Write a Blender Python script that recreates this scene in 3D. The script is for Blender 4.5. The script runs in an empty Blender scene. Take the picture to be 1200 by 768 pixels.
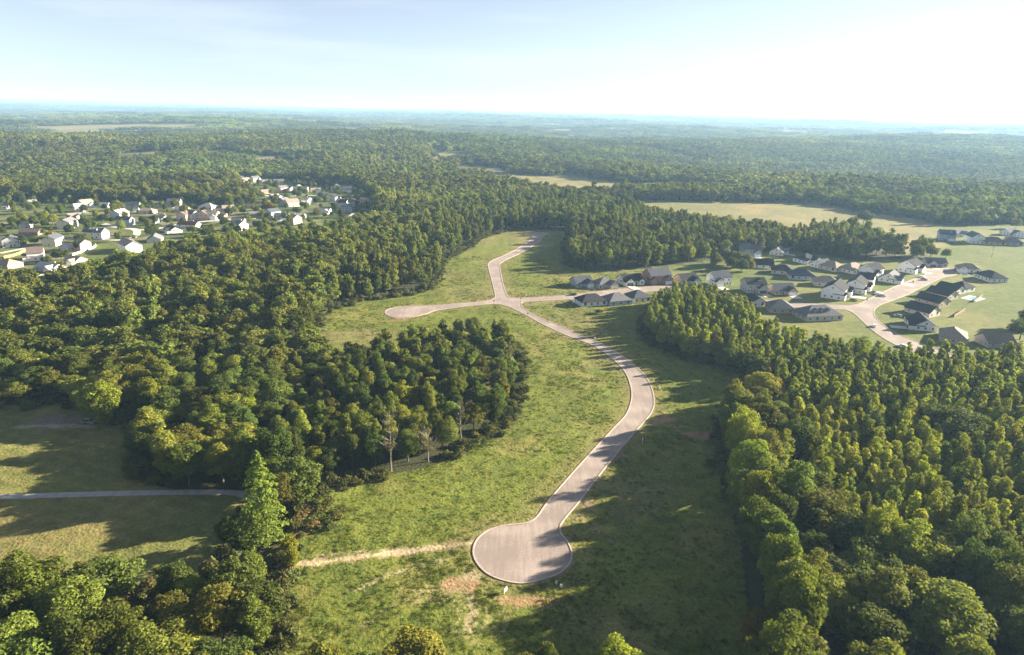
import bpy, math, random
import numpy as np
from mathutils import Vector
from mathutils.geometry import tessellate_polygon

# ------------------------------------------------------------------ camera, light, exposure
sc = bpy.context.scene
COL = sc.collection
CAM_H = 118.0
FPX = 800.0
PITCH = math.atan((384 - 127) / FPX)
ROLL = math.radians(1.0)
SUN_AZ = 70.0          # degrees to the right of the view direction
SUN_EL = 16.0

cam_d = bpy.data.cameras.new("camera")
cam = bpy.data.objects.new("camera", cam_d)
COL.objects.link(cam)
cam_d.sensor_width = 36.0
cam_d.lens = 24.0
cam_d.clip_start = 1.0
cam_d.clip_end = 90000.0
cam.location = (0, 0, CAM_H)
def _rx(a):
    c, s = math.cos(a), math.sin(a)
    return np.array([[1, 0, 0], [0, c, -s], [0, s, c]])
def _rz(a):
    c, s = math.cos(a), math.sin(a)
    return np.array([[c, -s, 0], [s, c, 0], [0, 0, 1]])
CR = _rx(math.pi / 2 - PITCH) @ _rz(ROLL)
from mathutils import Matrix
cam.rotation_euler = Matrix(CR.tolist()).to_euler()
sc.camera = cam

w = bpy.data.worlds.new("World")
sc.world = w
w.use_nodes = True
nt = w.node_tree
bg = nt.nodes["Background"]
sky = nt.nodes.new("ShaderNodeTexSky")
sky.sky_type = 'NISHITA'
sky.sun_disc = False
sky.sun_elevation = math.radians(SUN_EL)
sky.sun_rotation = math.radians(SUN_AZ)      # 0 = +Y, clockwise
sky.altitude = 3000
sky.air_density = 1.0
sky.dust_density = 0.15
sky.ozone_density = 3.0
wb = nt.nodes.new("ShaderNodeMix")                # white balance of the sky
wb.data_type = 'RGBA'
wb.blend_type = 'MULTIPLY'
wb.inputs[0].default_value = 1.0
wb.inputs[7].default_value = (0.66, 0.70, 0.71, 1)
nt.links.new(sky.outputs[0], wb.inputs[6])
hs0 = nt.nodes.new("ShaderNodeHueSaturation")
hs0.inputs["Saturation"].default_value = 0.54
nt.links.new(wb.outputs[2], hs0.inputs["Color"])
tcw = nt.nodes.new("ShaderNodeTexCoord")          # thin high cloud
mpw = nt.nodes.new("ShaderNodeMapping")
mpw.inputs["Scale"].default_value = (1.6, 2.4, 13)
now = nt.nodes.new("ShaderNodeTexNoise")
now.inputs["Scale"].default_value = 1.6
now.inputs["Detail"].default_value = 7
now.inputs["Roughness"].default_value = 0.54
mrw = nt.nodes.new("ShaderNodeMapRange")
mrw.inputs["From Min"].default_value = 0.5
mrw.inputs["From Max"].default_value = 0.8
mrw.inputs["To Max"].default_value = 0.28
mxw = nt.nodes.new("ShaderNodeMix")
mxw.data_type = 'RGBA'
mxw.inputs[7].default_value = (4.6, 4.9, 5.2, 1)
nt.links.new(tcw.outputs["Generated"], mpw.inputs["Vector"])
nt.links.new(mpw.outputs[0], now.inputs["Vector"])
nt.links.new(now.outputs[0], mrw.inputs["Value"])
nt.links.new(mrw.outputs[0], mxw.inputs[0])
nt.links.new(hs0.outputs[0], mxw.inputs[6])
nt.links.new(mxw.outputs[2], bg.inputs[0])
bg.inputs[1].default_value = 0.05

sd = bpy.data.lights.new("sun", 'SUN')
sd.energy = 5.0
sd.angle = math.radians(0.6)
sd.color = (1.0, 0.88, 0.68)
sun = bpy.data.objects.new("sun", sd)
COL.objects.link(sun)
_a, _e = math.radians(SUN_AZ), math.radians(SUN_EL)
SUN_V = Vector((math.sin(_a) * math.cos(_e), math.cos(_a) * math.cos(_e), math.sin(_e)))
sun.rotation_euler = SUN_V.to_track_quat('Z', 'Y').to_euler()
sun.location = (300, 300, 400)

sc.view_settings.view_transform = 'Standard'
sc.view_settings.look = 'None'
sc.view_settings.gamma = 1.0
sc.view_settings.exposure = 2.46
sc.view_settings.use_curve_mapping = False
sc.cycles.use_denoising = True
sc.cycles.denoising_prefilter = 'NONE'
sc.cycles.max_bounces = 5
sc.cycles.diffuse_bounces = 3
sc.cycles.glossy_bounces = 2
sc.cycles.transmission_bounces = 3
sc.cycles.volume_bounces = 1
sc.cycles.use_adaptive_sampling = False
sc.cycles.adaptive_threshold = 0.01

HAZE_DENSITY = 0.78e-4
HAZE_COLOR = (0.42, 0.68, 1.0, 1)
HAZE_ANISO = 0.2

# ------------------------------------------------------------------ helpers
rng = np.random.default_rng(7)
random.seed(7)

def rayd(x, y):
    return CR @ np.array([(x - 600) / FPX, -(y - 384) / FPX, -1.0])
def G(x, y):
    """ground point under photo pixel (x, y) (photo is 1200x768)"""
    d = rayd(x, y)
    t = -CAM_H / d[2]
    for _ in range(6):
        if t * t * (d[0] * d[0] + d[1] * d[1]) < 900 ** 2:
            break
        z = float(terrain(d[0] * t, d[1] * t))
        t = 0.5 * t + 0.5 * (z - CAM_H) / d[2]
    return float(d[0] * t), float(d[1] * t)
def GP(pts):
    return np.array([G(*p) for p in pts])
def project(X, Y, Z):
    v = np.stack([X, Y, Z - CAM_H], -1) @ CR
    dep = -v[..., 2]
    dep = np.where(dep < 1, 1, dep)
    return 600 + FPX * v[..., 0] / dep, 384 - FPX * v[..., 1] / dep, -v[..., 2]

def inside(poly, X, Y):
    r = np.zeros(X.shape, bool)
    n = len(poly)
    for i in range(n):
        x1, y1 = poly[i]
        x2, y2 = poly[(i + 1) % n]
        if y1 == y2:
            continue
        c = ((y1 > Y) != (y2 > Y)) & (X < (x2 - x1) * (Y - y1) / (y2 - y1) + x1)
        r ^= c
    return r

def dist_polyline(pts, X, Y, closed=False):
    D = np.full(X.shape, 1e9)
    n = len(pts)
    for i in range(n if closed else n - 1):
        ax, ay = pts[i]
        bx, by = pts[(i + 1) % n]
        dx, dy = bx - ax, by - ay
        L = dx * dx + dy * dy + 1e-9
        t = np.clip(((X - ax) * dx + (Y - ay) * dy) / L, 0, 1)
        D = np.minimum(D, np.hypot(X - ax - t * dx, Y - ay - t * dy))
    return D

def catmull(pts, n=6, closed=False):
    pts = np.asarray(pts, float)
    m = len(pts)
    out = []
    for i in range(m if closed else m - 1):
        if closed:
            p0, p1, p2, p3 = pts[(i - 1) % m], pts[i], pts[(i + 1) % m], pts[(i + 2) % m]
        else:
            p0, p1, p2, p3 = pts[max(i - 1, 0)], pts[i], pts[i + 1], pts[min(i + 2, m - 1)]
        for k in range(n):
            t = k / n
            out.append(0.5 * ((2 * p1) + (-p0 + p2) * t + (2 * p0 - 5 * p1 + 4 * p2 - p3) * t * t
                              + (-p0 + 3 * p1 - 3 * p2 + p3) * t ** 3))
    if not closed:
        out.append(pts[-1])
    return np.array(out)

_lat = rng.random((256, 256))
def vnoise(X, Y, s, ox=0.0):
    u, v = X / s + ox * 17.3 + 1000, Y / s + ox * 9.1 + 1000
    i, j = np.floor(u).astype(int), np.floor(v).astype(int)
    f, g = u - i, v - j
    f, g = f * f * (3 - 2 * f), g * g * (3 - 2 * g)
    a, b = _lat[i % 256, j % 256], _lat[(i + 1) % 256, j % 256]
    c, d = _lat[i % 256, (j + 1) % 256], _lat[(i + 1) % 256, (j + 1) % 256]
    return (a * (1 - f) + b * f) * (1 - g) + (c * (1 - f) + d * f) * g
def fbm(X, Y, s, ox=0.0, o=4):
    r, a, t = 0, 1.0, 0
    for k in range(o):
        r = r + a * vnoise(X, Y, s / 2 ** k, ox + k * 3.7)
        t += a
        a *= 0.55
    return r / t
def sstep(a, b, x):
    t = np.clip((x - a) / (b - a), 0, 1)
    return t * t * (3 - 2 * t)

def terrain(X, Y):
    X = np.asarray(X, float)
    Y = np.asarray(Y, float)
    D = np.hypot(X, Y)
    amp = sstep(980, 1700, D)
    far = 1.7 * (np.sin(X / 520 + Y / 1100 + 1.0) * 6 + np.sin(Y / 330 - X / 900 + .8) * 8
           + np.sin(X / 260 + Y / 310 + 2) * 3.5 + np.sin(Y / 170 + X / 500) * 2)
    far2 = (np.sin(Y / 1300 + X / 2600 + .6) * 10 + np.sin(X / 1500 - Y / 2000) * 6) * sstep(2500, 6000, D)
    drop = 0.0
    return amp * (far + far2 - 2) + drop

def mesh_np(name, V, faces_flat, sizes, mats, mat_idx=None, smooth=False):
    me = bpy.data.meshes.new(name)
    V = np.asarray(V, np.float32)
    faces_flat = np.asarray(faces_flat, np.int32)
    sizes = np.asarray(sizes, np.int32)
    me.vertices.add(len(V))
    me.vertices.foreach_set("co", V.ravel())
    me.loops.add(len(faces_flat))
    me.loops.foreach_set("vertex_index", faces_flat)
    me.polygons.add(len(sizes))
    st = np.zeros(len(sizes), np.int32)
    st[1:] = np.cumsum(sizes)[:-1]
    me.polygons.foreach_set("loop_start", st)
    me.polygons.foreach_set("loop_total", sizes)
    for m in mats:
        me.materials.append(m)
    if mat_idx is not None:
        me.polygons.foreach_set("material_index", np.asarray(mat_idx, np.int32))
    me.polygons.foreach_set("use_smooth", np.full(len(sizes), smooth, bool))
    me.update(calc_edges=True)
    me.validate()
    return me

class MB:
    """collects polygons for ONE mesh"""
    def __init__(self):
        self.v, self.f, self.m = [], [], []
    def poly(self, pts, mi=0):
        b = len(self.v)
        self.v += [tuple(p) for p in pts]
        self.f.append(tuple(range(b, b + len(pts))))
        self.m.append(mi)
    def mesh(self, verts, faces, mi=0):
        b = len(self.v)
        self.v += [tuple(p) for p in verts]
        for f in faces:
            self.f.append(tuple(i + b for i in f))
            self.m.append(mi)
    def box(self, x0, x1, y0, y1, z0, z1, mi=0):
        V = [(x0, y0, z0), (x1, y0, z0), (x1, y1, z0), (x0, y1, z0), (x0, y0, z1), (x1, y0, z1), (x1, y1, z1), (x0, y1, z1)]
        self.mesh(V, [(0, 3, 2, 1), (4, 5, 6, 7), (0, 1, 5, 4), (1, 2, 6, 5), (2, 3, 7, 6), (3, 0, 4, 7)], mi)
    def tube(self, pts, rads, n=6, mi=0, cap=True):
        pts = [np.asarray(p, float) for p in pts]
        rings = []
        for i, p in enumerate(pts):
            d = pts[min(i + 1, len(pts) - 1)] - pts[max(i - 1, 0)]
            d = d / (np.linalg.norm(d) + 1e-9)
            a = np.cross(d, [0.3, 0.9, 0.1] if abs(d[2]) > .7 else [0, 0, 1])
            a /= np.linalg.norm(a) + 1e-9
            b = np.cross(d, a)
            rings.append([p + rads[i] * (math.cos(2 * math.pi * k / n) * a + math.sin(2 * math.pi * k / n) * b) for k in range(n)])
        V = [q for r in rings for q in r]
        F = []
        for i in range(len(pts) - 1):
            for k in range(n):
                F.append((i * n + k, i * n + (k + 1) % n, (i + 1) * n + (k + 1) % n, (i + 1) * n + k))
        if cap:
            F.append(tuple(range(n))[::-1])
            F.append(tuple((len(pts) - 1) * n + k for k in range(n)))
        self.mesh(V, F, mi)
    def build(self, name, mats, parent=None, smooth=False, kind=None):
        me = self.data(name, mats, smooth)
        o = bpy.data.objects.new(name, me)
        COL.objects.link(o)
        if parent is not None:
            o.parent = parent
        if kind:
            o["kind"] = kind
        return o
    def data(self, name, mats, smooth=False):
        flat = [i for f in self.f for i in f]
        return mesh_np(name, np.array(self.v), flat, [len(f) for f in self.f], mats if isinstance(mats, (list, tuple)) else [mats], self.m, smooth)

def empty(name, loc, rz=0.0):
    o = bpy.data.objects.new(name, None)
    o.empty_display_size = 0.5
    COL.objects.link(o)
    o.location = loc
    o.rotation_euler = (0, 0, rz)
    return o
def tag(o, label, cat, group=None):
    o["label"] = label
    o["category"] = cat
    if group:
        o["group"] = group
    return o
def copy_tree(o, parent=None):
    c = o.copy()
    COL.objects.link(c)
    c.parent = parent
    for ch in [k for k in o.children]:
        copy_tree(ch, c)
    return c

# ------------------------------------------------------------------ materials
def new_mat(name):
    m = bpy.data.materials.new(name)
    m.use_nodes = True
    n = m.node_tree.nodes
    return m, n, m.node_tree.links, n["Principled BSDF"]

def surf(name, col, rough=0.8, var=0.15, scale=1.5, detail=4, bump=0.0, spec=0.3, metal=0.0, coord='Object'):
    m, n, l, b = new_mat(name)
    tc = n.new("ShaderNodeTexCoord")
    no = n.new("ShaderNodeTexNoise")
    no.inputs["Scale"].default_value = scale
    no.inputs["Detail"].default_value = detail
    l.new(tc.outputs[coord], no.inputs["Vector"])
    mr = n.new("ShaderNodeMapRange")
    mr.inputs["From Min"].default_value = 0.25
    mr.inputs["From Max"].default_value = 0.54
    mr.inputs["To Min"].default_value = 1 - var
    mr.inputs["To Max"].default_value = 1 + var
    l.new(no.outputs[0], mr.inputs["Value"])
    mx = n.new("ShaderNodeMix")
    mx.data_type = 'RGBA'
    mx.blend_type = 'MULTIPLY'
    mx.inputs[0].default_value = 1.0
    mx.inputs[6].default_value = (*col, 1)
    l.new(mr.outputs[0], mx.inputs[7])
    l.new(mx.outputs[2], b.inputs["Base Color"])
    b.inputs["Roughness"].default_value = rough
    b.inputs["Specular IOR Level"].default_value = spec
    b.inputs["Metallic"].default_value = metal
    if bump:
        bp = n.new("ShaderNodeBump")
        bp.inputs["Strength"].default_value = bump
        bp.inputs["Distance"].default_value = 0.05
        l.new(no.outputs[0], bp.inputs["Height"])
        l.new(bp.outputs[0], b.inputs["Normal"])
    return m

def leaf_mat(name, col, trans=0.35, rnd=0.35, hue=0.03):
    """leaves: diffuse + translucent, tinted per tree (Object Info) and per leaf (attribute 'tint')"""
    m, n, l, b = new_mat(name)
    out = n["Material Output"]
    oi = n.new("ShaderNodeObjectInfo")
    at = n.new("ShaderNodeAttribute")
    at.attribute_name = "tint"
    hs = n.new("ShaderNodeHueSaturation")
    hs.inputs["Color"].default_value = (*col, 1)
    mh = n.new("ShaderNodeMapRange")
    mh.inputs["To Min"].default_value = 0.5 - hue
    mh.inputs["To Max"].default_value = 0.5 + hue * 0.6
    l.new(oi.outputs["Random"], mh.inputs["Value"])
    st_ = n.new("ShaderNodeAttribute")          # woodland stands differ in tone from place to place
    st_.attribute_type = 'INSTANCER'
    st_.attribute_name = "stand"
    sx_ = n.new("ShaderNodeSeparateXYZ")
    l.new(st_.outputs["Vector"], sx_.inputs[0])
    ha = n.new("ShaderNodeMath")
    ha.operation = 'ADD'
    l.new(mh.outputs[0], ha.inputs[0])
    l.new(sx_.outputs[1], ha.inputs[1])
    l.new(ha.outputs[0], hs.inputs["Hue"])
    m2 = n.new("ShaderNodeMath")
    m2.operation = 'MULTIPLY'
    m2.inputs[1].default_value = 7.31
    l.new(oi.outputs["Random"], m2.inputs[0])
    m3 = n.new("ShaderNodeMath")
    m3.operation = 'FRACT'
    l.new(m2.outputs[0], m3.inputs[0])
    mv = n.new("ShaderNodeMapRange")
    mv.inputs["To Min"].default_value = 1 - rnd
    mv.inputs["To Max"].default_value = 1 + rnd
    l.new(m3.outputs[0], mv.inputs["Value"])
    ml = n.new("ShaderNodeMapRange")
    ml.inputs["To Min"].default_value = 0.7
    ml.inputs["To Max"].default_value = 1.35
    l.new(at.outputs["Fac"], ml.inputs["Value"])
    mm = n.new("ShaderNodeMath")
    mm.operation = 'MULTIPLY'
    l.new(mv.outputs[0], mm.inputs[0])
    l.new(ml.outputs[0], mm.inputs[1])
    vb = n.new("ShaderNodeMath")
    vb.operation = 'ADD'
    vb.inputs[1].default_value = 1.0
    l.new(sx_.outputs[0], vb.inputs[0])
    vm = n.new("ShaderNodeMath")
    vm.operation = 'MULTIPLY'
    l.new(vb.outputs[0], vm.inputs[0])
    l.new(mm.outputs[0], vm.inputs[1])
    l.new(vm.outputs[0], hs.inputs["Value"])
    mx = n.new("ShaderNodeMix")
    mx.data_type = 'RGBA'
    mx.blend_type = 'MULTIPLY'
    mx.inputs[0].default_value = 1.0
    l.new(hs.outputs[0], mx.inputs[6])
    l.new(oi.outputs["Color"], mx.inputs[7])
    l.new(mx.outputs[2], b.inputs["Base Color"])
    b.inputs["Roughness"].default_value = 0.8
    b.inputs["Specular IOR Level"].default_value = 0.08
    tr = n.new("ShaderNodeBsdfTranslucent")
    ty = n.new("ShaderNodeMix")
    ty.data_type = 'RGBA'
    ty.blend_type = 'MULTIPLY'
    ty.inputs[0].default_value = 1.0
    l.new(mx.outputs[2], ty.inputs[6])
    ty.inputs[7].default_value = (1.35, 1.40, 0.5, 1)
    l.new(ty.outputs[2], tr.inputs["Color"])
    ms = n.new("ShaderNodeMixShader")
    ms.inputs[0].default_value = trans
    l.new(b.outputs[0], ms.inputs[1])
    l.new(tr.outputs[0], ms.inputs[2])
    l.new(ms.outputs[0], out.inputs["Surface"])
    return m

M = {}
M['leaf'] = leaf_mat("broadleaf_leaves", (0.120, 0.138, 0.027), 0.32, 0.42, 0.025)
M['pine'] = leaf_mat("plantation_leaves", (0.180, 0.206, 0.034), 0.34, 0.28, 0.012)
M['conifer'] = leaf_mat("conifer_needles", (0.115, 0.150, 0.030), 0.32, 0.1, 0.01)
M['shrub'] = leaf_mat("shrub_leaves", (0.085, 0.092, 0.030), 0.3, 0.35, 0.04)
M['grass'] = leaf_mat("grass_blades", (0.110, 0.138, 0.024), 0.30, 0.35, 0.03)
M['bark'] = surf("bark", (0.10, 0.08, 0.06), 0.9, 0.3, 3.0)
M['barkgrey'] = surf("pale_bark", (0.20, 0.175, 0.15), 0.9, 0.25, 3.0)
M['concrete'] = surf("concrete", (0.50, 0.46, 0.41), 0.85, 0.10, 0.6)
M['kerb'] = surf("kerb_concrete", (0.37, 0.31, 0.265), 0.85, 0.12, 0.8)
M['glass'] = surf("window_glass", (0.03, 0.035, 0.045), 0.12, 0.05, 1.0, spec=0.6)
M['trim'] = surf("white_trim", (0.78, 0.77, 0.74), 0.6, 0.04, 1.0)
M['darkmetal'] = surf("dark_metal", (0.05, 0.05, 0.05), 0.5, 0.1, 2.0, spec=0.5)
M['rubber'] = surf("tyre_rubber", (0.02, 0.02, 0.02), 0.8, 0.1, 3.0)
M['wood'] = surf("weathered_wood", (0.22, 0.16, 0.11), 0.9, 0.25, 3.0)
M['signwhite'] = surf("sign_white", (0.80, 0.79, 0.76), 0.5, 0.05, 2.0)
M['blackdoor'] = surf("black_door", (0.03, 0.03, 0.035), 0.5, 0.1, 1.0)
M['stone'] = surf("pale_stone", (0.5, 0.45, 0.38), 0.9, 0.2, 2.0)
WALLS = {
    'white': (0.70, 0.69, 0.67), 'cream': (0.60, 0.54, 0.44), 'offwhite': (0.50, 0.49, 0.47), 'grey': (0.36, 0.36, 0.36), 'beige': (0.50, 0.45, 0.38),
    'tan': (0.46, 0.38, 0.29), 'brick': (0.30, 0.17, 0.13), 'bluegrey': (0.34, 0.39, 0.45), 'pink': (0.52, 0.36, 0.29)}
ROOFS = {'charcoal': (0.035, 0.036, 0.042), 'grey': (0.13, 0.13, 0.14), 'brown': (0.13, 0.10, 0.085), 'tan': (0.25, 0.21, 0.17),
         'maroon': (0.13, 0.06, 0.055), 'pale': (0.38, 0.36, 0.33), 'slate': (0.07, 0.075, 0.09)}
for k, c in WALLS.items():
    M['w_' + k] = surf("wall_" + k, c, 0.8, 0.06, 0.5)
for k, c in ROOFS.items():
    M['r_' + k] = surf("shingles_" + k, c, 0.95, 0.22, 1.2, 6, bump=0.3, spec=0.08)

def road_mat():
    m, n, l, b = new_mat("asphalt")
    tc = n.new("ShaderNodeTexCoord")
    n1 = n.new("ShaderNodeTexNoise")
    n1.inputs["Scale"].default_value = 0.09
    n1.inputs["Detail"].default_value = 6
    n2 = n.new("ShaderNodeTexNoise")
    n2.inputs["Scale"].default_value = 1.7
    n2.inputs["Detail"].default_value = 5
    mp = n.new("ShaderNodeMapping")
    mp.inputs["Rotation"].default_value = (0, 0, 0.9)
    mp.inputs["Scale"].default_value = (0.9, 0.08, 1)
    n3 = n.new("ShaderNodeTexNoise")
    n3.inputs["Scale"].default_value = 1.0
    n3.inputs["Detail"].default_value = 3
    l.new(tc.outputs["Object"], n1.inputs["Vector"])
    l.new(tc.outputs["Object"], n2.inputs["Vector"])
    l.new(tc.outputs["Object"], mp.inputs["Vector"])
    l.new(mp.outputs[0], n3.inputs["Vector"])
    a = n.new("ShaderNodeMath")
    a.operation = 'MULTIPLY_ADD'
    a.inputs[1].default_value = 0.5
    l.new(n2.outputs[0], a.inputs[0])
    l.new(n1.outputs[0], a.inputs[2])
    a2 = n.new("ShaderNodeMath")
    a2.operation = 'MULTIPLY_ADD'
    a2.inputs[1].default_value = 0.54
    l.new(n3.outputs[0], a2.inputs[0])
    l.new(a.outputs[0], a2.inputs[2])
    r = n.new("ShaderNodeValToRGB")
    r.color_ramp.elements[0].position = 0.75
    r.color_ramp.elements[0].color = (0.232, 0.188, 0.166, 1)
    r.color_ramp.elements[1].position = 1.3
    r.color_ramp.elements[1].position = 1.0
    r.color_ramp.elements[1].color = (0.345, 0.283, 0.250, 1)
    sc_ = n.new("ShaderNodeMath")
    sc_.operation = 'MULTIPLY'
    sc_.inputs[1].default_value = 0.8
    l.new(a2.outputs[0], sc_.inputs[0])
    l.new(sc_.outputs[0], r.inputs[0])
    l.new(r.outputs[0], b.inputs["Base Color"])
    b.inputs["Roughness"].default_value = 0.85
    b.inputs["Specular IOR Level"].default_value = 0.25
    return m
M['road'] = road_mat()

def ground_mat():
    m, n, l, b = new_mat("ground")
    at = n.new("ShaderNodeAttribute")
    at.attribute_name = "soil"
    tc = n.new("ShaderNodeTexCoord")
    def noise(s, d):
        q = n.new("ShaderNodeTexNoise")
        q.inputs["Scale"].default_value = s
        q.inputs["Detail"].default_value = d
        l.new(tc.outputs["Object"], q.inputs["Vector"])
        return q
    a, c, e = noise(1.1, 6), noise(0.22, 5), noise(0.035, 4)
    def rng_(q, lo, hi):
        r = n.new("ShaderNodeMapRange")
        r.inputs["From Min"].default_value = 0.3
        r.inputs["From Max"].default_value = 0.7
        r.inputs["To Min"].default_value = lo
        r.inputs["To Max"].default_value = hi
        l.new(q.outputs[0], r.inputs["Value"])
        return r
    mul = None
    for q, lo, hi in ((a, 0.75, 1.25), (c, 0.8, 1.22), (e, 0.88, 1.12)):
        r = rng_(q, lo, hi)
        if mul is None:
            mul = r.outputs[0]
        else:
            x = n.new("ShaderNodeMath")
            x.operation = 'MULTIPLY'
            l.new(mul, x.inputs[0])
            l.new(r.outputs[0], x.inputs[1])
            mul = x.outputs[0]
    mx = n.new("ShaderNodeMix")
    mx.data_type = 'RGBA'
    mx.blend_type = 'MULTIPLY'
    mx.inputs[0].default_value = 1
    l.new(at.outputs["Color"], mx.inputs[6])
    l.new(mul, mx.inputs[7])
    hs = n.new("ShaderNodeHueSaturation")
    hr = rng_(noise(0.5, 4), 0.475, 0.52)
    l.new(hr.outputs[0], hs.inputs["Hue"])
    l.new(mx.outputs[2], hs.inputs["Color"])
    l.new(hs.outputs[0], b.inputs["Base Color"])
    b.inputs["Roughness"].default_value = 0.95
    b.inputs["Specular IOR Level"].default_value = 0.1
    bp = n.new("ShaderNodeBump")
    bp.inputs["Strength"].default_value = 0.8
    bp.inputs["Distance"].default_value = 0.35
    l.new(a.outputs[0], bp.inputs["Height"])
    l.new(bp.outputs[0], b.inputs["Normal"])
    return m
M['ground'] = ground_mat()

# ------------------------------------------------------------------ layout traced on the ground
# clearings (no wild trees inside)
MEADOW = GP([(300, 820), (322, 768), (330, 705), (334, 655), (344, 612), (362, 586), (400, 566), (460, 556), (510, 546),
             (550, 525), (585, 503), (604, 476), (612, 440), (606, 405), (580, 396), (540, 398), (500, 400), (475, 408), (440, 416),
             (400, 422), (372, 412), (368, 385),
             (378, 366), (420, 352), (470, 346), (500, 340), (512, 328), (520, 306), (545, 292), (566, 278), (595, 270), (640, 268),
             (668, 272), (664, 285), (666, 312), (700, 320), (760, 318), (762, 340), (800, 346), (765, 357), (752, 384),
             (765, 405), (800, 418), (835, 428), (872, 440), (885, 460), (862, 480), (846, 500), (850, 540), (862, 590), (868, 640), (874, 700),
             (884, 768), (894, 830), (700, 830)])
LAWN = GP([(-90, 478), (20, 474), (60, 470), (110, 480), (150, 492), (168, 515), (160, 560), (200, 574), (285, 574), (296, 600), (285, 640),
           (258, 678), (200, 694), (120, 698), (50, 690), (-20, 690), (-120, 690)])
HOODR = GP([(655, 322), (700, 317), (760, 315), (830, 306), (860, 297), (925, 295), (1000, 305), (1050, 304), (1085, 300), (1100, 296), (1090, 286),
            (1088, 264), (1260, 262), (1300, 420), (1200, 435), (1100, 430), (1040, 432), (985, 425), (940, 416), (900, 402),
            (860, 366), (800, 351), (765, 357), (748, 376), (700, 372), (640, 360)])
HOODL = GP([(-120, 340), (20, 340), (70, 342), (110, 325), (150, 318), (190, 303), (230, 298), (290, 290), (340, 284), (400, 276), (436, 266),
            (446, 240), (430, 226), (400, 218), (355, 216), (330, 209), (276, 209), (280, 222), (300, 230), (300, 243), (250, 240), (180, 236),
            (130, 238), (60, 236), (-60, 236)])
FIELD1 = GP([(560, 204), (620, 205), (680, 208), (740, 215), (800, 214), (835, 216), (838, 222), (760, 228), (690, 232), (610, 222)])
FIELD2 = GP([(700, 240), (740, 235), (830, 237), (950, 238), (985, 243), (1015, 250), (1085, 258), (1108, 284), (1095, 297), (1050, 301), (1030, 291), (1000, 276), (930, 277), (840, 269), (760, 254)])
FIELD3 = GP([(20, 150), (120, 146), (235, 145), (240, 152), (150, 154), (60, 156)])
FIELD4 = GP([(70, 168), (92, 167), (96, 171), (72, 172)])
FIELD5 = GP([(-60, 147), (60, 147.5), (60, 149.5), (-60, 150)])
PINEBLK = GP([(752, 384), (765, 405), (800, 418), (835, 428), (872, 440), (895, 452), (905, 480), (925, 520), (940, 560), (962, 600), (985, 640),
              (1030, 660), (1080, 650), (1120, 640), (1200, 690), (1300, 760), (1600, 760), (1500, 470), (1280, 426), (1200, 435), (1100, 430), (1040, 432), (985, 425), (940, 416), (900, 402),
              (860, 366), (800, 351), (765, 357)])
THICKET = GP([(320, 585), (358, 580), (400, 566), (460, 556), (510, 546), (550, 525), (585, 503), (604, 476), (612, 440), (606, 405), (580, 396),
              (540, 398), (500, 400), (475, 408), (440, 416), (400, 422), (372, 412), (340, 430), (330, 500)])
NORTHTALL = GP([(372, 385), (378, 366), (420, 352), (470, 346), (500, 340), (512, 328), (520, 306), (545, 292), (566, 278), (595, 270), (640, 268),
                (668, 272), (664, 285), (666, 312), (700, 320), (760, 315), (860, 297), (1000, 303), (1000, 280), (840, 272), (700, 245), (600, 235), (520, 255), (480, 285), (420, 310), (380, 345)])

# roads: one outline (kerb line) traced in the photo
ROADPX = [
    # bulb, then up the left edge to the junction
    (640, 677), (612, 683), (585, 678), (567, 668), (556, 651), (559, 634), (573, 622), (594, 616.5), (617, 613.5), (630, 606), (643, 588),
    (670.5, 556), (694, 530), (719, 503), (735, 485), (741, 466), (739, 450), (733, 436), (722, 424), (707, 412), (690, 402.5), (665, 393.3),
    (636, 380), (618, 370), (600, 361), (588, 357.2), (578, 356.5), (560, 357.8), (530, 361), (510, 364), (497, 368.5), (480, 371.8), (464, 372.2), (453, 368.5),
    (453, 364), (464, 360.6), (480, 359), (498, 358.6), (518, 357.6), (545, 355.4), (570, 353.2), (579.5, 350), (580.5, 345), (577, 330), (573, 315), (572.5, 310), (577, 305.5),
    (590, 300), (604, 293), (616, 285.5), (623, 280.5), (624, 277), (617, 275.8), (615.5, 274.2), (622, 273), (632, 272.4), (641, 273), (643, 274.4), (638, 276), (634.5, 279.5), (632, 283.5),
    (622, 289.5), (606, 298.5), (593, 304.5), (586, 309), (585.5, 314), (588.5, 330), (593, 345), (597, 348.6), (606, 349.6),
    (622, 349.0), (655, 347.2), (690, 343.5), (730, 339), (770, 335.5), (800, 337), (840, 344), (880, 350), (930, 354.5), (980, 357.5), (1003, 357.5), (1020, 350), (1046, 337.5), (1064, 330), (1082, 323.5), (1086, 320),
    (1082, 316.5), (1090, 313.5), (1104, 313), (1117, 315.5), (1122, 320), (1115, 323.5), (1103, 326), (1084, 335), (1064, 345), (1046, 352), (1030, 358), (1024, 364), (1025, 371), (1034, 380.5), (1052, 392),
    (1082, 404), (1130, 422), (1110, 428), (1060, 409), (1035, 396), (1018, 383), (1004, 370), (994, 364), (978, 362.5), (930, 360), (880, 355.5), (840, 350), (800, 343), (770, 341),
    (730, 345), (690, 349), (655, 351.5), (625, 353.2), (612, 354.5), (610.5, 357), (613.5, 361.8), (622.5, 367.6), (640, 375.8), (659, 383.5), (678, 392.5), (702.5, 402.2), (721, 412.5), (738.5, 425), (755, 440), (763, 455),
    (766, 470), (763, 483), (749, 500), (724, 529), (699, 560), (681, 584), (660, 609), (655.5, 618), (657, 626), (664, 635), (669, 647), (667, 659), (657, 670)]
ROAD = catmull(GP(ROADPX), 4, True)
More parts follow.
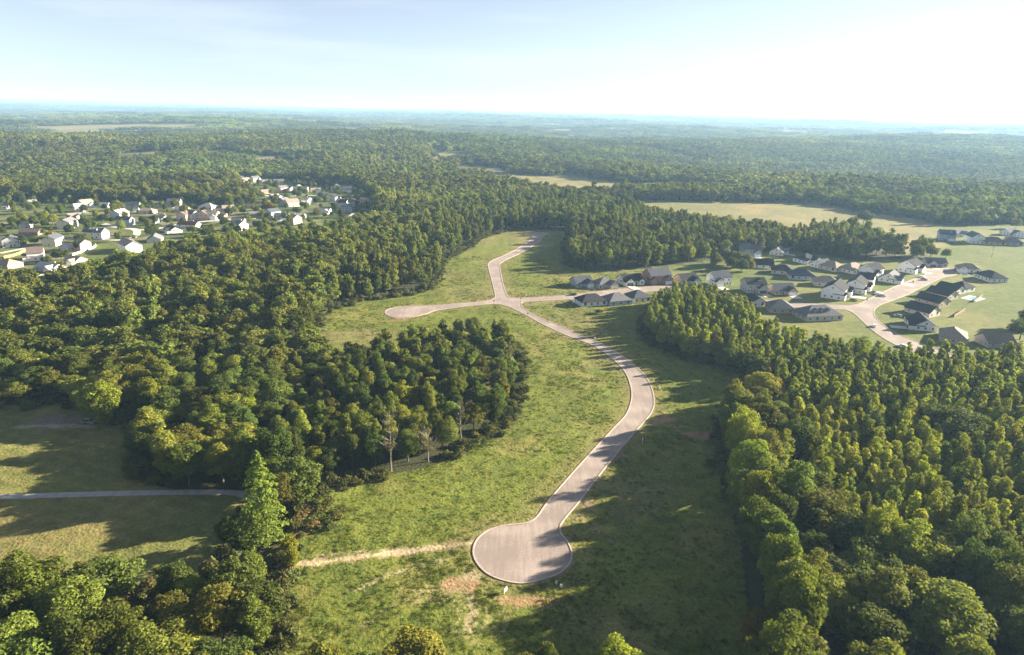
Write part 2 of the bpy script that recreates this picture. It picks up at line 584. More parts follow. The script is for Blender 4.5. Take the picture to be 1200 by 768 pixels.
HOODROAD = [(GP([(60, 283), (100, 279), (130, 281), (150, 281), (160, 275), (158, 269), (140, 267), (120, 262)]), 3.2),
            (GP([(158, 270), (185, 268), (215, 262), (260, 258), (300, 256)]), 2.8),
            (GP([(0, 297), (40, 289), (70, 283)]), 2.8),
            (GP([(300, 228), (330, 231), (360, 229), (400, 233), (430, 236)]), 2.8)]

# ------------------------------------------------------------------ ground sheet
def axis(lo, hi, step, far, n):
    out = (np.geomspace(1, far / 4.0 + 1, n) - 1) * 4.0
    return np.concatenate([(lo - out[1:])[::-1], np.arange(lo, hi + .01, step), hi + out[1:]])
gx = axis(-150, 110, 0.9, 32000, 190)
gy = axis(125, 330, 0.9, 32000, 210)
gy = gy[gy > -900]
GX, GY = np.meshgrid(gx, gy)
X, Y = GX.ravel(), GY.ravel()
D = np.hypot(X, Y)
Z = terrain(X, Y)
near = D < 1300
meadow_m = np.zeros(X.shape, bool)
meadow_m[near] = inside(MEADOW, X[near], Y[near])
lawn_m = inside(LAWN, X, Y)
hood_m = inside(HOODR, X, Y) | inside(HOODL, X, Y)
field_m = inside(FIELD1, X, Y) | inside(FIELD2, X, Y) | inside(FIELD3, X, Y) | inside(FIELD4, X, Y) | inside(FIELD5, X, Y)
dr = np.full(X.shape, 999.)
nn = D < 800
dr[nn] = dist_polyline(ROAD, X[nn], Y[nn], True)
in_road = np.zeros(X.shape, bool)
in_road[nn] = inside(ROAD, X[nn], Y[nn])
# small hummocks in the meadow and lawn, level next to the road and the lane
PATH = GP([(-80, 583), (0, 582.5), (80, 580), (160, 578), (230, 577), (270, 577.5), (290, 582), (300, 590)])
def hummock(X, Y, dr, on):
    bump = (fbm(X, Y, 9, 1, 3) - 0.5) * 0.7 + (fbm(X, Y, 45, 2, 2) - 0.5) * 1.2
    return bump * sstep(1.5, 14, dr) * on * sstep(2.2, 8, dist_polyline(PATH, X, Y))
def height(x, y):
    """ground height at world points"""
    x, y = np.atleast_1d(np.asarray(x, float)), np.atleast_1d(np.asarray(y, float))
    z = terrain(x, y)
    d = np.full(x.shape, 999.)
    k = np.hypot(x, y) < 800
    d[k] = dist_polyline(ROAD, x[k], y[k], True)
    on = (inside(MEADOW, x, y) | inside(LAWN, x, y)) & ~inside(ROAD, x, y)
    return z + hummock(x, y, d, on)
def hgt(x, y):
    return float(height(x, y)[0])
Z = Z + hummock(X, Y, dr, (meadow_m | lawn_m) & ~in_road)
Z[in_road | (dr < 1.2)] = -0.06
C = np.zeros((len(X), 3))
C[:] = (0.050, 0.052, 0.024)                                  # forest floor
C[D > 2500] = (0.056, 0.066, 0.026)
FARGAP = sstep(.62, .66, fbm(X, Y, 130, 21)) * ((Y > 1250) & (D < 2700)) + sstep(.61, .64, fbm(X, Y, 330, 23)) * (D > 2700) * (D < 10500)
n1, n2, n3 = fbm(X, Y, 26, 3), fbm(X, Y, 6, 5, 3), fbm(X, Y, 60, 8)
def mixc(mask, col, fac):
    f = (np.asarray(fac) * mask)[:, None]
    C[:] = C * (1 - f) + np.array(col) * f
g = meadow_m
mixc(g, (0.122, 0.142, 0.025), 1.0)
mixc(g, (0.175, 0.160, 0.045), sstep(0.5, 0.72, n1) * 0.8)
mixc(g, (0.080, 0.112, 0.022), sstep(0.55, 0.75, n2) * 0.6)
mixc(g, (0.20, 0.165, 0.075), sstep(0.58, 0.78, n3) * 0.55)
g = lawn_m
mixc(g, (0.130, 0.138, 0.040), 1.0)
mixc(g, (0.18, 0.16, 0.055), sstep(0.45, 0.7, n1) * 0.8)
mow = 0.5 + 0.5 * np.sin((X * 0.35 + Y) / 0.95)
mixc(g, (0.23, 0.185, 0.075), sstep(0.4, 0.9, mow) * 0.35 * sstep(0.35, 0.6, n3))
g = hood_m & ~meadow_m
old_m = inside(HOODL, X, Y)
mixc(g, (0.095, 0.122, 0.030), 1.0)
mixc(g, (0.17, 0.165, 0.06), sstep(0.45, 0.7, n3) * 0.7)
mixc(D > 0, (0.17, 0.155, 0.070), FARGAP * (0.35 + 0.65 * sstep(.4, .6, n3)))
mixc(old_m, (0.075, 0.095, 0.026), sstep(.35, .6, n1) * .7)
mixc(old_m, (0.21, 0.19, 0.13), sstep(.56, .68, fbm(X, Y, 17, 51, 3)) * .7)
g = field_m
mixc(g, (0.225, 0.19, 0.085), 1.0)
mixc(g, (0.15, 0.15, 0.06), sstep(0.45, 0.65, n3) * 0.6)
mixc(g, (0.13, 0.14, 0.05), sstep(0.5, 0.7, fbm(X, Y, 90, 4)) * 0.6)
DIRT, CLAY, STRAW = (0.27, 0.185, 0.115), (0.29, 0.175, 0.10), (0.40, 0.325, 0.20)
def line(pts, wid, col, k=0.9, wob=0.5):
    d = dist_polyline(GP(pts), X, Y) + (fbm(X, Y, 3.0, 11, 3) - 0.5) * wob * wid * 2
    mixc(D < 900, col, k * (1 - sstep(wid * 0.55, wid, d)))
def blob(px, py, rx, ry, col, k=0.9, rag=0.9):
    cx, cy = G(px, py)
    d = np.hypot((X - cx) / rx, (Y - cy) / ry) + (fbm(X, Y, 5.0, 13, 5) - 0.5) * rag * 2.3
    mixc(D < 900, col, k * (1 - sstep(0.6, 1.05, d)))
# road verges of bare soil
v = (D < 700) & meadow_m
mixc(v, (0.20, 0.15, 0.085), 0.75 * (1 - sstep(0.4, 2.2, dr + (n2 - 0.5) * 3)))
mixc(v, (0.19, 0.165, 0.06), 0.55 * (1 - sstep(2, 9, dr + (n1 - 0.5) * 9)))
line([(332, 663), (380, 657), (430, 651), (480, 645), (530, 639), (556, 636)], 2.6, DIRT, 0.55, 0.9)
line([(332, 663), (380, 657), (430, 651), (480, 645), (530, 639), (556, 636)], 1.5, STRAW, 0.8, 0.9)
line([(370, 650), (430, 645), (500, 640)], 0.6, STRAW, 0.5, 0.9)
line([(420, 690), (455, 672), (500, 662), (525, 655)], 0.8, STRAW, 0.45, 0.9)
blob(538, 684, 5.5, 4, CLAY, 0.85, 1.0)
blob(550, 676, 4, 2.4, STRAW, 0.6, 0.9)
blob(605, 703, 7, 2.0, CLAY, 0.7, 1.0)
blob(640, 705, 4, 1.6, CLAY, 0.6, 1.0)
blob(335, 640, 3.0, 9, CLAY, 0.8, 0.8)
blob(350, 622, 5, 3, (0.16, 0.10, 0.065), 0.8, 0.9)
line([(329, 670), (327, 700), (322, 768)], 2.2, (0.24, 0.155, 0.09), 0.8, 0.8)
blob(775, 492, 6, 7, CLAY, 0.85, 1.0)
blob(788, 500, 6, 3, CLAY, 0.55, 1.0)
blob(818, 509, 8, 2.4, (0.30, 0.16, 0.10), 0.8, 0.8)
blob(690, 592, 5, 9, (0.21, 0.15, 0.10), 0.7, 1.2)
blob(700, 620, 4, 6, (0.21, 0.15, 0.10), 0.5, 1.2)
blob(725, 535, 3.5, 3, (0.22, 0.16, 0.10), 0.6, 1.0)
blob(470, 374, 10, 4, CLAY, 0.6, 0.8)
blob(548, 353, 22, 2, CLAY, 0.5, 0.6)
blob(700, 392, 6, 6, CLAY, 0.55, 0.9)
for k in range(6):                                             # tyre loops on the grass
    cx, cy = G(505 + k * 4, 722)
    r = 7.0 + k * 1.5
    th = np.arctan2(Y - cy, X - cx)
    d = np.abs(np.hypot(X - cx, (Y - cy) * 1.25) - r)
    mixc(D < 400, (0.30, 0.25, 0.12), 0.5 * (1 - sstep(0.35, 0.8, d)) * ((th > -0.9) & (th < 2.4)) * sstep(0.35, 0.55, n2))
line([(552, 700), (556, 715), (548, 740)], 1.1, STRAW, 0.55, 1.0)
line([(420, 735), (470, 705), (520, 700)], 0.7, (0.30, 0.25, 0.12), 0.5, 0.9)
blob(70, 494, 14, 8, (0.17, 0.145, 0.12), 0.9, 0.5)            # gravel pad on the lawn
line([(20, 500), (60, 498), (110, 500)], 1.6, (0.33, 0.28, 0.2), 0.7, 0.6)
ny, nx = GX.shape
idx = np.arange(nx * ny).reshape(ny, nx)
Q = np.stack([idx[:-1, :-1], idx[:-1, 1:], idx[1:, 1:], idx[1:, :-1]], -1).reshape(-1, 4)
me = mesh_np("ground", np.stack([X, Y, Z], -1), Q.ravel(), np.full(len(Q), 4), [M['ground']], smooth=True)
ca = me.color_attributes.new("soil", 'FLOAT_COLOR', 'POINT')
ca.data.foreach_set("color", np.concatenate([C, np.ones((len(C), 1))], 1).astype(np.float32).ravel())
ground = bpy.data.objects.new("ground", me)
COL.objects.link(ground)
ground["kind"] = "structure"

# ------------------------------------------------------------------ roads, kerbs, paths
def sheet(name, pts, z, mat, kind="structure"):
    mb = MB()
    V = [Vector((p[0], p[1], z)) for p in pts]
    tris = tessellate_polygon([V])
    fs = []
    for t in tris:
        a, b, c = (V[i] for i in t)
        if (b - a).cross(c - a).z < 0:
            t = (t[0], t[2], t[1])
        fs.append(tuple(t))
    mb.mesh(V, fs)
    return mb.build(name, [mat], kind=kind)
sheet("road", ROAD, 0.02, M['road'])
def kerb(pts, wdt=0.5, top=0.14):
    n = len(pts)
    nxt, prv = np.roll(pts, -1, 0), np.roll(pts, 1, 0)
    t = nxt - prv
    t /= np.linalg.norm(t, axis=1)[:, None] + 1e-9
    nrm = np.stack([-t[:, 1], t[:, 0]], -1)
    area = np.sum(pts[:, 0] * nxt[:, 1] - nxt[:, 0] * pts[:, 1])
    if area > 0:
        nrm = -nrm
    a, b = pts, pts + nrm * wdt
    V, F = [], []
    for i in range(n):
        V += [(*a[i], -0.05), (*a[i], top), (*b[i], top), (*b[i], -0.2)]
    for i in range(n):
        j = (i + 1) % n
        for k in range(3):
            F.append((i * 4 + k, j * 4 + k, j * 4 + k + 1, i * 4 + k + 1))
    mb = MB()
    mb.mesh(V, F)
    o = mb.build("kerb", [M['kerb']], kind="structure")
kerb(ROAD, 0.45)
def strip(name, pts, half, z, mat, n=5):
    p = catmull(pts, n)
    t = np.gradient(p, axis=0)
    t /= np.linalg.norm(t, axis=1)[:, None] + 1e-9
    nr = np.stack([-t[:, 1], t[:, 0]], -1)
    L, R_ = p + nr * half, p - nr * half
    mb = MB()
    V = [(*q, z + float(terrain(*q))) for q in L] + [(*q, z + float(terrain(*q))) for q in R_]
    m = len(p)
    mb.mesh(V, [(i, m + i, m + i + 1, i + 1) for i in range(m - 1)])
    return mb.build(name, [mat], kind="structure")
M['lane'] = surf("gravel_lane", (0.30, 0.28, 0.27), 0.9, 0.2, 0.5)
for i, (p, h) in enumerate(HOODROAD):
    strip("street", p, h, 0.03 + 0.006 * i, M['concrete'])
strip("gravel_path", PATH, 1.5, 0.03, M['lane'])

# ------------------------------------------------------------------ haze
mb = MB()
mb.box(-45000, 45000, -1500, 45000, -60, 128)
hz, n, l, b = new_mat("haze")
n.remove(b)
pv = n.new("ShaderNodeVolumePrincipled")
pv.inputs["Color"].default_value = HAZE_COLOR
pv.inputs["Density"].default_value = HAZE_DENSITY
pv.inputs["Anisotropy"].default_value = HAZE_ANISO
l.new(pv.outputs[0], n["Material Output"].inputs["Volume"])
haze = mb.build("haze", [hz], kind="stuff")

# ------------------------------------------------------------------ trees: meshes
def cards(P, N, size, r, aspect=(0.55, 1.0)):
    """irregular four-cornered leaf sprays at P facing N"""
    n = len(P)
    N = N / (np.linalg.norm(N, axis=1)[:, None] + 1e-9)
    A = np.cross(N, r.normal(size=(n, 3)))
    A /= np.linalg.norm(A, axis=1)[:, None] + 1e-9
    B = np.cross(N, A)
    s = size * r.uniform(0.65, 1.3, n)[:, None]
    q = r.uniform(*aspect, n)[:, None]
    j = lambda: r.uniform(0.7, 1.25, n)[:, None]
    V = np.stack([P - A * s * j(), P - B * s * q * j() + A * s * .15, P + A * s * j(), P + B * s * q * j() - A * s * .15], 1)
    return V.reshape(-1, 3)

def leaf_mesh(name, V, tint, mat):
    n = len(V) // 4
    me = mesh_np(name, V, np.arange(n * 4), np.full(n, 4), [mat])
    at = me.attributes.new("tint", 'FLOAT', 'FACE')
    at.data.foreach_set("value", np.asarray(tint, np.float32))
    return me

def lobes_round(r, c, rad, n, flat=-0.45, rr=(0.30, 0.46), sep=0.86):
    d = r.normal(size=(n * 9, 3))
    d /= np.linalg.norm(d, axis=1)[:, None]
    d = d[d[:, 2] > flat]
    keep = []
    for v in d:
        if all(np.dot(v, k) < sep for k in keep):
            keep.append(v)
        if len(keep) >= n:
            break
    d = np.array(keep)
    rad = np.array(rad)
    q = r.normal(size=(5, 3))                       # uneven outline: some sides bulge, some are bitten in
    q /= np.linalg.norm(q, axis=1)[:, None]
    bulge = 1 + 0.22 * np.max(np.clip(d @ q.T, 0, 1) ** 4, axis=1) - 0.10
    f = (r.uniform(0.52, 0.95, len(d)) * bulge)[:, None]
    P = np.array(c) + d * rad * f
    R = r.uniform(*rr, len(d)) * min(rad)
    k = max(3, n // 5)
    P2 = np.array(c) + r.normal(size=(k, 3)) * rad * 0.25
    return np.vstack([P, P2]), np.concatenate([R, r.uniform(0.35, 0.5, k) * min(rad)])

def lobes_cone(r, H, base, R, n, power=1.0):
    t = r.random(n) ** 0.85
    z = base + (H - base) * t * 0.95
    rad = R * (1 - t) ** power * r.uniform(0.35, 0.85, n) + 0.15 * R
    th = r.uniform(0, 2 * np.pi, n)
    P = np.stack([np.cos(th) * rad * .8, np.sin(th) * rad * .8, z], -1)
    return P, R * (0.15 + 0.22 * (1 - t)) * r.uniform(0.8, 1.3, n)

def lobes_oval(r, H, base, R, n):
    t = r.random(n)
    z = base + (H - base) * t
    prof = np.sin(np.pi * (0.12 + 0.86 * t)) ** 0.7
    th = r.uniform(0, 2 * np.pi, n)
    rad = R * prof * r.uniform(0.3, 0.8, n)
    P = np.stack([np.cos(th) * rad, np.sin(th) * rad, z], -1)
    return P, R * r.uniform(0.22, 0.42, n) * (0.5 + 0.5 * prof)

def crown(name, r, LP, LR, n, size, mat, centre, up=0.28, jit=0.8, aspect=(.55, 1.0)):
    m = int(n * 1.9)
    w_ = LR ** 2
    k = r.choice(len(LP), m, p=w_ / w_.sum())
    d = r.normal(size=(m, 3))
    d[:, 2] += 0.25
    d /= np.linalg.norm(d, axis=1)[:, None]
    P = LP[k] + d * (LR[k] * r.uniform(0.6, 1.22, m))[:, None]
    dist = np.linalg.norm(P[:, None] - LP[None], axis=2) / LR[None]
    dist[np.arange(m), k] = 9
    ok = dist.min(1) > 0.72
    P, d, k = P[ok][:n], d[ok][:n], k[ok][:n]
    out = P - np.array(centre)
    out /= np.linalg.norm(out, axis=1)[:, None] + 1e-9
    N = d * 0.55 + out * 0.4 + r.normal(size=d.shape) * jit
    N[:, 2] += up
    V = cards(P, N, size, r, aspect)
    lt = r.random(len(LP))
    return leaf_mesh(name, V, np.clip(lt[k] * 0.6 + r.random(len(k)) * 0.4, 0, 1), mat)

def trunk_mesh(r, H, rad, limbs, spread, lo=0.35, mat='bark', sides=6, sub=0):
    mb = MB()
    pts, p = [], np.array([0, 0, -0.4])
    for i in range(6):
        pts.append(p.copy())
        p = p + np.array([r.normal() * 0.025 * H * .4, r.normal() * 0.025 * H * .4, (H + .4) / 5])
    mb.tube(pts, [rad * (1 - 0.16 * i) * (1.25 if i == 0 else 1) for i in range(6)], sides)
    P = np.array(pts)
    for k in range(limbs):
        t = r.uniform(lo, 0.95)
        z = t * H
        i = min(int((z + .4) / ((H + .4) / 5)), 4)
        f = (z + .4) / ((H + .4) / 5) - i
        b = P[i] * (1 - f) + P[i + 1] * f
        th = k * 2.4 + r.normal() * .3
        L = spread * r.uniform(0.6, 1.0) * (1.15 - 0.6 * t)
        e1 = b + np.array([math.cos(th) * L * .5, math.sin(th) * L * .5, L * .35])
        e2 = e1 + np.array([math.cos(th + .3) * L * .45, math.sin(th + .3) * L * .45, L * .45])
        r0 = rad * 0.42 * (1.1 - 0.7 * t)
        mb.tube([b, e1, e2], [r0, r0 * .65, r0 * .2], 4)
        for q in range(sub):
            u = r.uniform(0.3, 1)
            s = b + (e2 - b) * u
            a = th + r.normal() * .9
            mb.tube([s, s + np.array([math.cos(a) * L * .28, math.sin(a) * L * .28, L * .3])], [r0 * .35, r0 * .1], 3)
    return mb.data("trunk", [M[mat]])

def joined(name, leafme, trunkme):
    """one mesh from crown and trunk, for the massed far forest"""
    def arr(me):
        v = np.zeros(len(me.vertices) * 3, np.float32)
        me.vertices.foreach_get("co", v)
        lv = np.zeros(len(me.loops), np.int32)
        me.loops.foreach_get("vertex_index", lv)
        s = np.zeros(len(me.polygons), np.int32)
        me.polygons.foreach_get("loop_total", s)
        return v.reshape(-1, 3), lv, s
    v1, l1, s1 = arr(leafme)
    v2, l2, s2 = arr(trunkme)
    me = mesh_np(name, np.vstack([v1, v2]), np.concatenate([l1, l2 + len(v1)]), np.concatenate([s1, s2]),
                 [leafme.materials[0], trunkme.materials[0]], np.concatenate([np.zeros(len(s1)), np.ones(len(s2))]))
    t = np.zeros(len(leafme.polygons), np.float32)
    leafme.attributes["tint"].data.foreach_get("value", t)
    at = me.attributes.new("tint", 'FLOAT', 'FACE')
    at.data.foreach_set("value", np.concatenate([t, np.full(len(s2), .5, np.float32)]))
    return me

R_ = lambda s: np.random.default_rng(s)
# nominal sizes: broad 16 m tall, 10 m wide; tall 20 m / 7.5 m; plantation 14 m / 5 m
def mk_broad(seed, n, size, nl=58):
    r = R_(seed)
    ex = r.uniform(0.85, 1.15, 2)
    LP, LR = lobes_round(r, (0, 0, 9.0), (5.0 * ex[0], 5.0 * ex[1], 6.4), nl, -0.7, (0.17, 0.34), 0.90 if nl > 40 else 0.86)
    return crown("crown", r, LP, LR, n, size, M['leaf'], (0, 0, 8.5))
def mk_tall(seed, n, size, nl=60):
    r = R_(seed)
    LP, LR = lobes_oval(r, 19.0, 3.5, 3.9, nl)
    return crown("crown", r, LP, LR, n, size, M['leaf'], (0, 0, 11))
def mk_plant(seed, n, size, nl=56):
    r = R_(seed)
    LP, LR = lobes_cone(r, 14, 3.0, 2.7, nl)
    return crown("crown", r, LP, LR, n, size, M['pine'], (0, 0, 7), up=.35, jit=.85)
NEAR = {'broad': [(mk_broad(s, 9500, 0.26), trunk_mesh(R_(s + 50), 12.5, 0.28, 9, 5.0)) for s in range(6)],
        'tall': [(mk_tall(20 + s, 7600, 0.255), trunk_mesh(R_(s + 80), 17, 0.24, 10, 3.2)) for s in range(4)],
        'plant': [(mk_plant(40 + s, 3000, 0.22), trunk_mesh(R_(s + 90), 13, 0.13, 6, 1.9, 0.2)) for s in range(6)]}
lowtrunk = trunk_mesh(R_(5), 11, 0.25, 2, 4, sides=4)
MID = {'broad': [joined("mid_broad_%d" % s, mk_broad(100 + s, 2600, 0.46, 40), lowtrunk) for s in range(5)],
       'tall': [joined("mid_tall_%d" % s, mk_tall(120 + s, 2000, 0.45, 40), lowtrunk) for s in range(4)],
       'plant': [joined("mid_plant_%d" % s, mk_plant(140 + s, 1300, 0.32, 40), trunk_mesh(R_(s), 10, 0.12, 0, 1, sides=4)) for s in range(5)]}
FAR = {'broad': [joined("far_broad_%d" % s, mk_broad(200 + s, 480, 1.05, 20), lowtrunk) for s in range(5)],
       'tall': [joined("far_tall_%d" % s, mk_tall(220 + s, 380, 1.0, 18), lowtrunk) for s in range(3)]}
def mk_patch(seed, n_tree=46, half=30, per=60, size=1.7):
    """a piece of distant woodland, many crowns"""
    r = R_(seed)
    V, T = [], []
    for k in range(n_tree):
        c = np.array([r.uniform(-half, half), r.uniform(-half, half), r.uniform(8, 12)])
        d = r.normal(size=(per, 3))
        d[:, 2] = np.abs(d[:, 2]) * 1.1 - .35
        d /= np.linalg.norm(d, axis=1)[:, None]
        P = c + d * np.array([4.8, 4.8, 5.5]) * r.uniform(.75, 1.05, per)[:, None]
        V.append(cards(P, d * .8 + r.normal(size=d.shape) * .45 + [0, 0, .3], size, r))
        T.append(np.clip(r.random() * .7 + r.random(per) * .3, 0, 1))
    return leaf_mesh("patch_%d" % seed, np.vstack(V), np.concatenate(T), M['leaf'])
PATCH = [mk_patch(300 + s) for s in range(5)]

def instancer(name, pts, rots, scl, meshes, kind="stuff"):
    """ONE stuff object: points that carry one of several meshes"""
    me = bpy.data.meshes.new(name)
    me.vertices.add(len(pts))
    me.vertices.foreach_set("co", np.asarray(pts, np.float32).ravel())
    a = me.attributes.new("turn", 'FLOAT_VECTOR', 'POINT')
    rv = np.zeros((len(pts), 3), np.float32)
    rv[:, 2] = rots
    a.data.foreach_set("vector", rv.ravel())
    a = me.attributes.new("size", 'FLOAT_VECTOR', 'POINT')
    a.data.foreach_set("vector", np.asarray(scl, np.float32).ravel())
    P_ = np.asarray(pts, float)
    a = me.attributes.new("stand", 'FLOAT_VECTOR', 'POINT')
    D_ = np.hypot(P_[:, 0], P_[:, 1])
    big = np.where(D_ < 900, 70.0, np.where(D_ < 2600, 150.0, 420.0))
    sv = np.zeros((len(P_), 3), np.float32)
    far_ = sstep(350, 1100, D_)
    sv[:, 0] = (fbm(P_[:, 0] / big, P_[:, 1] / big, 1.0, 31, 4) - .5) * (0.7 + 0.9 * far_)
    sv[:, 1] = (fbm(P_[:, 0] / big, P_[:, 1] / big, 1.3, 37, 3) - .5) * (0.03 + .05 * far_)
    a.data.foreach_set("vector", sv.ravel())
    o = bpy.data.objects.new(name, me)
    COL.objects.link(o)
    o["kind"] = kind
    src = bpy.data.collections.new(name + "_kinds")
    for i, m in enumerate(meshes):
        src.objects.link(bpy.data.objects.new("%s_kind_%02d" % (name, i), m))
    ng = bpy.data.node_groups.new(name, 'GeometryNodeTree')
    ng.interface.new_socket("Geometry", in_out='INPUT', socket_type='NodeSocketGeometry')
    ng.interface.new_socket("Geometry", in_out='OUTPUT', socket_type='NodeSocketGeometry')
    N, L = ng.nodes, ng.links
    gi, go = N.new("NodeGroupInput"), N.new("NodeGroupOutput")
    ip = N.new("GeometryNodeInstanceOnPoints")
    ci = N.new("GeometryNodeCollectionInfo")
    ci.inputs["Collection"].default_value = src
    ci.inputs["Separate Children"].default_value = True
    ci.inputs["Reset Children"].default_value = True
    def na(nm):
        x = N.new("GeometryNodeInputNamedAttribute")
        x.data_type = 'FLOAT_VECTOR'
        x.inputs["Name"].default_value = nm
        return x.outputs["Attribute"]
    rv_ = N.new("FunctionNodeRandomValue")
    rv_.data_type = 'INT'
    rv_.inputs["Min"].default_value = 0 if False else 0
    for s in rv_.inputs:
        if s.type == 'INT' and s.name == 'Max':
            s.default_value = len(meshes) - 1
        if s.type == 'INT' and s.name == 'Min':
            s.default_value = 0
    L.new(gi.outputs[0], ip.inputs["Points"])
    L.new(ci.outputs[0], ip.inputs["Instance"])
    ip.inputs["Pick Instance"].default_value = True
    L.new([s for s in rv_.outputs if s.type == 'INT'][0], ip.inputs["Instance Index"])
    L.new(na("turn"), ip.inputs["Rotation"])
    L.new(na("size"), ip.inputs["Scale"])
    L.new(ip.outputs[0], go.inputs[0])
    md = o.modifiers.new("scatter", 'NODES')
    md.node_group = ng
    return o

# ------------------------------------------------------------------ trees: where
CLEAR = [MEADOW, LAWN, HOODR, HOODL, FIELD1, FIELD2, FIELD3, FIELD4, FIELD5]
def jgrid(x0, x1, y0, y1, s, r):
    a, b = np.meshgrid(np.arange(x0, x1, s), np.arange(y0, y1, s))
    a = a + (np.arange(a.shape[0]) % 2)[:, None] * s * .5
    return (a + r.uniform(-.36, .36, a.shape) * s).ravel(), (b + r.uniform(-.36, .36, b.shape) * s).ravel()
def wedge(X, Y, margin):
    """inside the view, seen from above, with a margin in metres"""
    return (np.abs(X) < (Y + 40) * 0.80 + margin) & (Y > 60)
def keepout(X, Y, extra=2.0):
    k = np.zeros(X.shape, bool)
    for p in CLEAR:
        k |= inside(p, X, Y)
    n = np.hypot(X, Y) < 800
    d = np.full(X.shape, 99.)
    d[n] = dist_polyline(ROAD, X[n], Y[n], True)
    k |= d < 5
    for p in (MEADOW, LAWN):
        d = np.full(X.shape, 99.)
        d[n] = dist_polyline(p, X[n], Y[n], True)
        k |= d < extra
    d = np.full(X.shape, 99.)
    d[n] = dist_polyline(PATH, X[n], Y[n])
    return k | (d < 5)
SPECIAL = []        # (x, y, clear radius) of trees placed by hand

# ------------------------------------------------------------------ landmarks used in the labels
LM = {
    'the round cul-de-sac': G(612, 648), 'the road junction': G(597, 354), 'the west turning circle': G(478, 366),
    'the tall pyramid tree': G(312, 640), 'the gravel pad': G(70, 494), 'the big lawn tree': G(122, 490),
    'the tall bare tree': G(459, 552), 'the straw track end': G(335, 662), 'the outer road bend': G(766, 465),
    'the white sign board': G(593, 694), 'the orange tree': G(907, 455), 'the dark dome tree': G(1112, 520),
    'the low round tree': G(487, 790), 'the biggest broad tree': G(1100, 770), 'the lane end': G(296, 588),
    'the red clay patch': G(818, 509), 'the curved street': G(1035, 385), 'the dormered grey house': G(955, 370),
}
COLN = ((0, 'dark green'), (0.25, 'mid green'), (0.5, 'olive green'), (0.75, 'pale olive'), (0.9, 'yellow green'))
DIRN = ['beyond', 'beyond and right of', 'right of', 'nearer and right of', 'nearer than', 'nearer and left of', 'left of', 'beyond and left of']
ORD = ['first one', 'second one', 'third one', 'fourth one', 'fifth one', 'sixth one', 'seventh one', 'eighth one']
_lk = list(LM)
_lp = np.array([LM[k] for k in _lk])
def label_trees(items, base, group, limit=8, shared=None):
    """items: list of (object, x, y, adjective). Says which tree it is by a landmark, a direction and the order from it"""
    buck = {}
    for o, x, y, adj in items:
        d = np.hypot(_lp[:, 0] - x, _lp[:, 1] - y)
        k = int(d.argmin())
        az = math.degrees(math.atan2(x - _lp[k, 0], y - _lp[k, 1])) % 360
        buck.setdefault((k, int(((az + 22.5) % 360) // 45), adj), []).append((d[k], o))
    for (k, q, adj), v in buck.items():
        v.sort(key=lambda t: t[0])
        for i, (dd, o) in enumerate(v):
            if i < limit:
                tag(o, "%s %s, %s %s %s" % (adj, base, ORD[i], DIRN[q], _lk[k]), "tree", group)
            else:
                tag(o, "%s %s in the wood well %s %s" % (adj, base, DIRN[q], _lk[k]), "tree", group)

TINT = {'dark green': (0.60, 0.72, 0.75, 1), 'mid green': (0.85, 0.95, 0.85, 1), 'olive green': (1.05, 1.0, 0.85, 1),
        'pale olive': (1.35, 1.25, 1.1, 1), 'yellow green': (1.38, 1.36, 0.78, 1), 'bright green': (1.08, 1.24, 0.88, 1),
        'orange brown': (1.75, 1.1, 0.75, 1), 'golden': (1.85, 1.45, 0.65, 1), 'grey brown': (1.3, 1.0, 1.3, 1)}
PROTO = {}
for kd, nm in (('broad', 'broadleaf_tree'), ('tall', 'broadleaf_tree'), ('plant', 'plantation_tree')):
    PROTO[kd] = [None] * len(NEAR[kd])
def plant_tree(kd, v, x, y, z, rot, s, sz, tint, name):
    """one tree: an Empty at its foot, trunk and crown its parts; later trees of a kind are copies"""
    v %= len(NEAR[kd])
    if PROTO[kd][v] is None:
        o = empty(name, (0, 0, 0))
        for nm, me in (("trunk", NEAR[kd][v][1]), ("crown", NEAR[kd][v][0])):
            c = bpy.data.objects.new(nm, me)
            COL.objects.link(c)
            c.parent = o
        PROTO[kd][v] = o
    else:
        o = copy_tree(PROTO[kd][v])
        o.name = name
    o.location = (x, y, z - 0.05)
    o.rotation_euler = (0, 0, rot)
    o.scale = (s, s, sz)
    for c in o.children:
        if c.name.startswith("crown"):
            c.color = tint
    return o

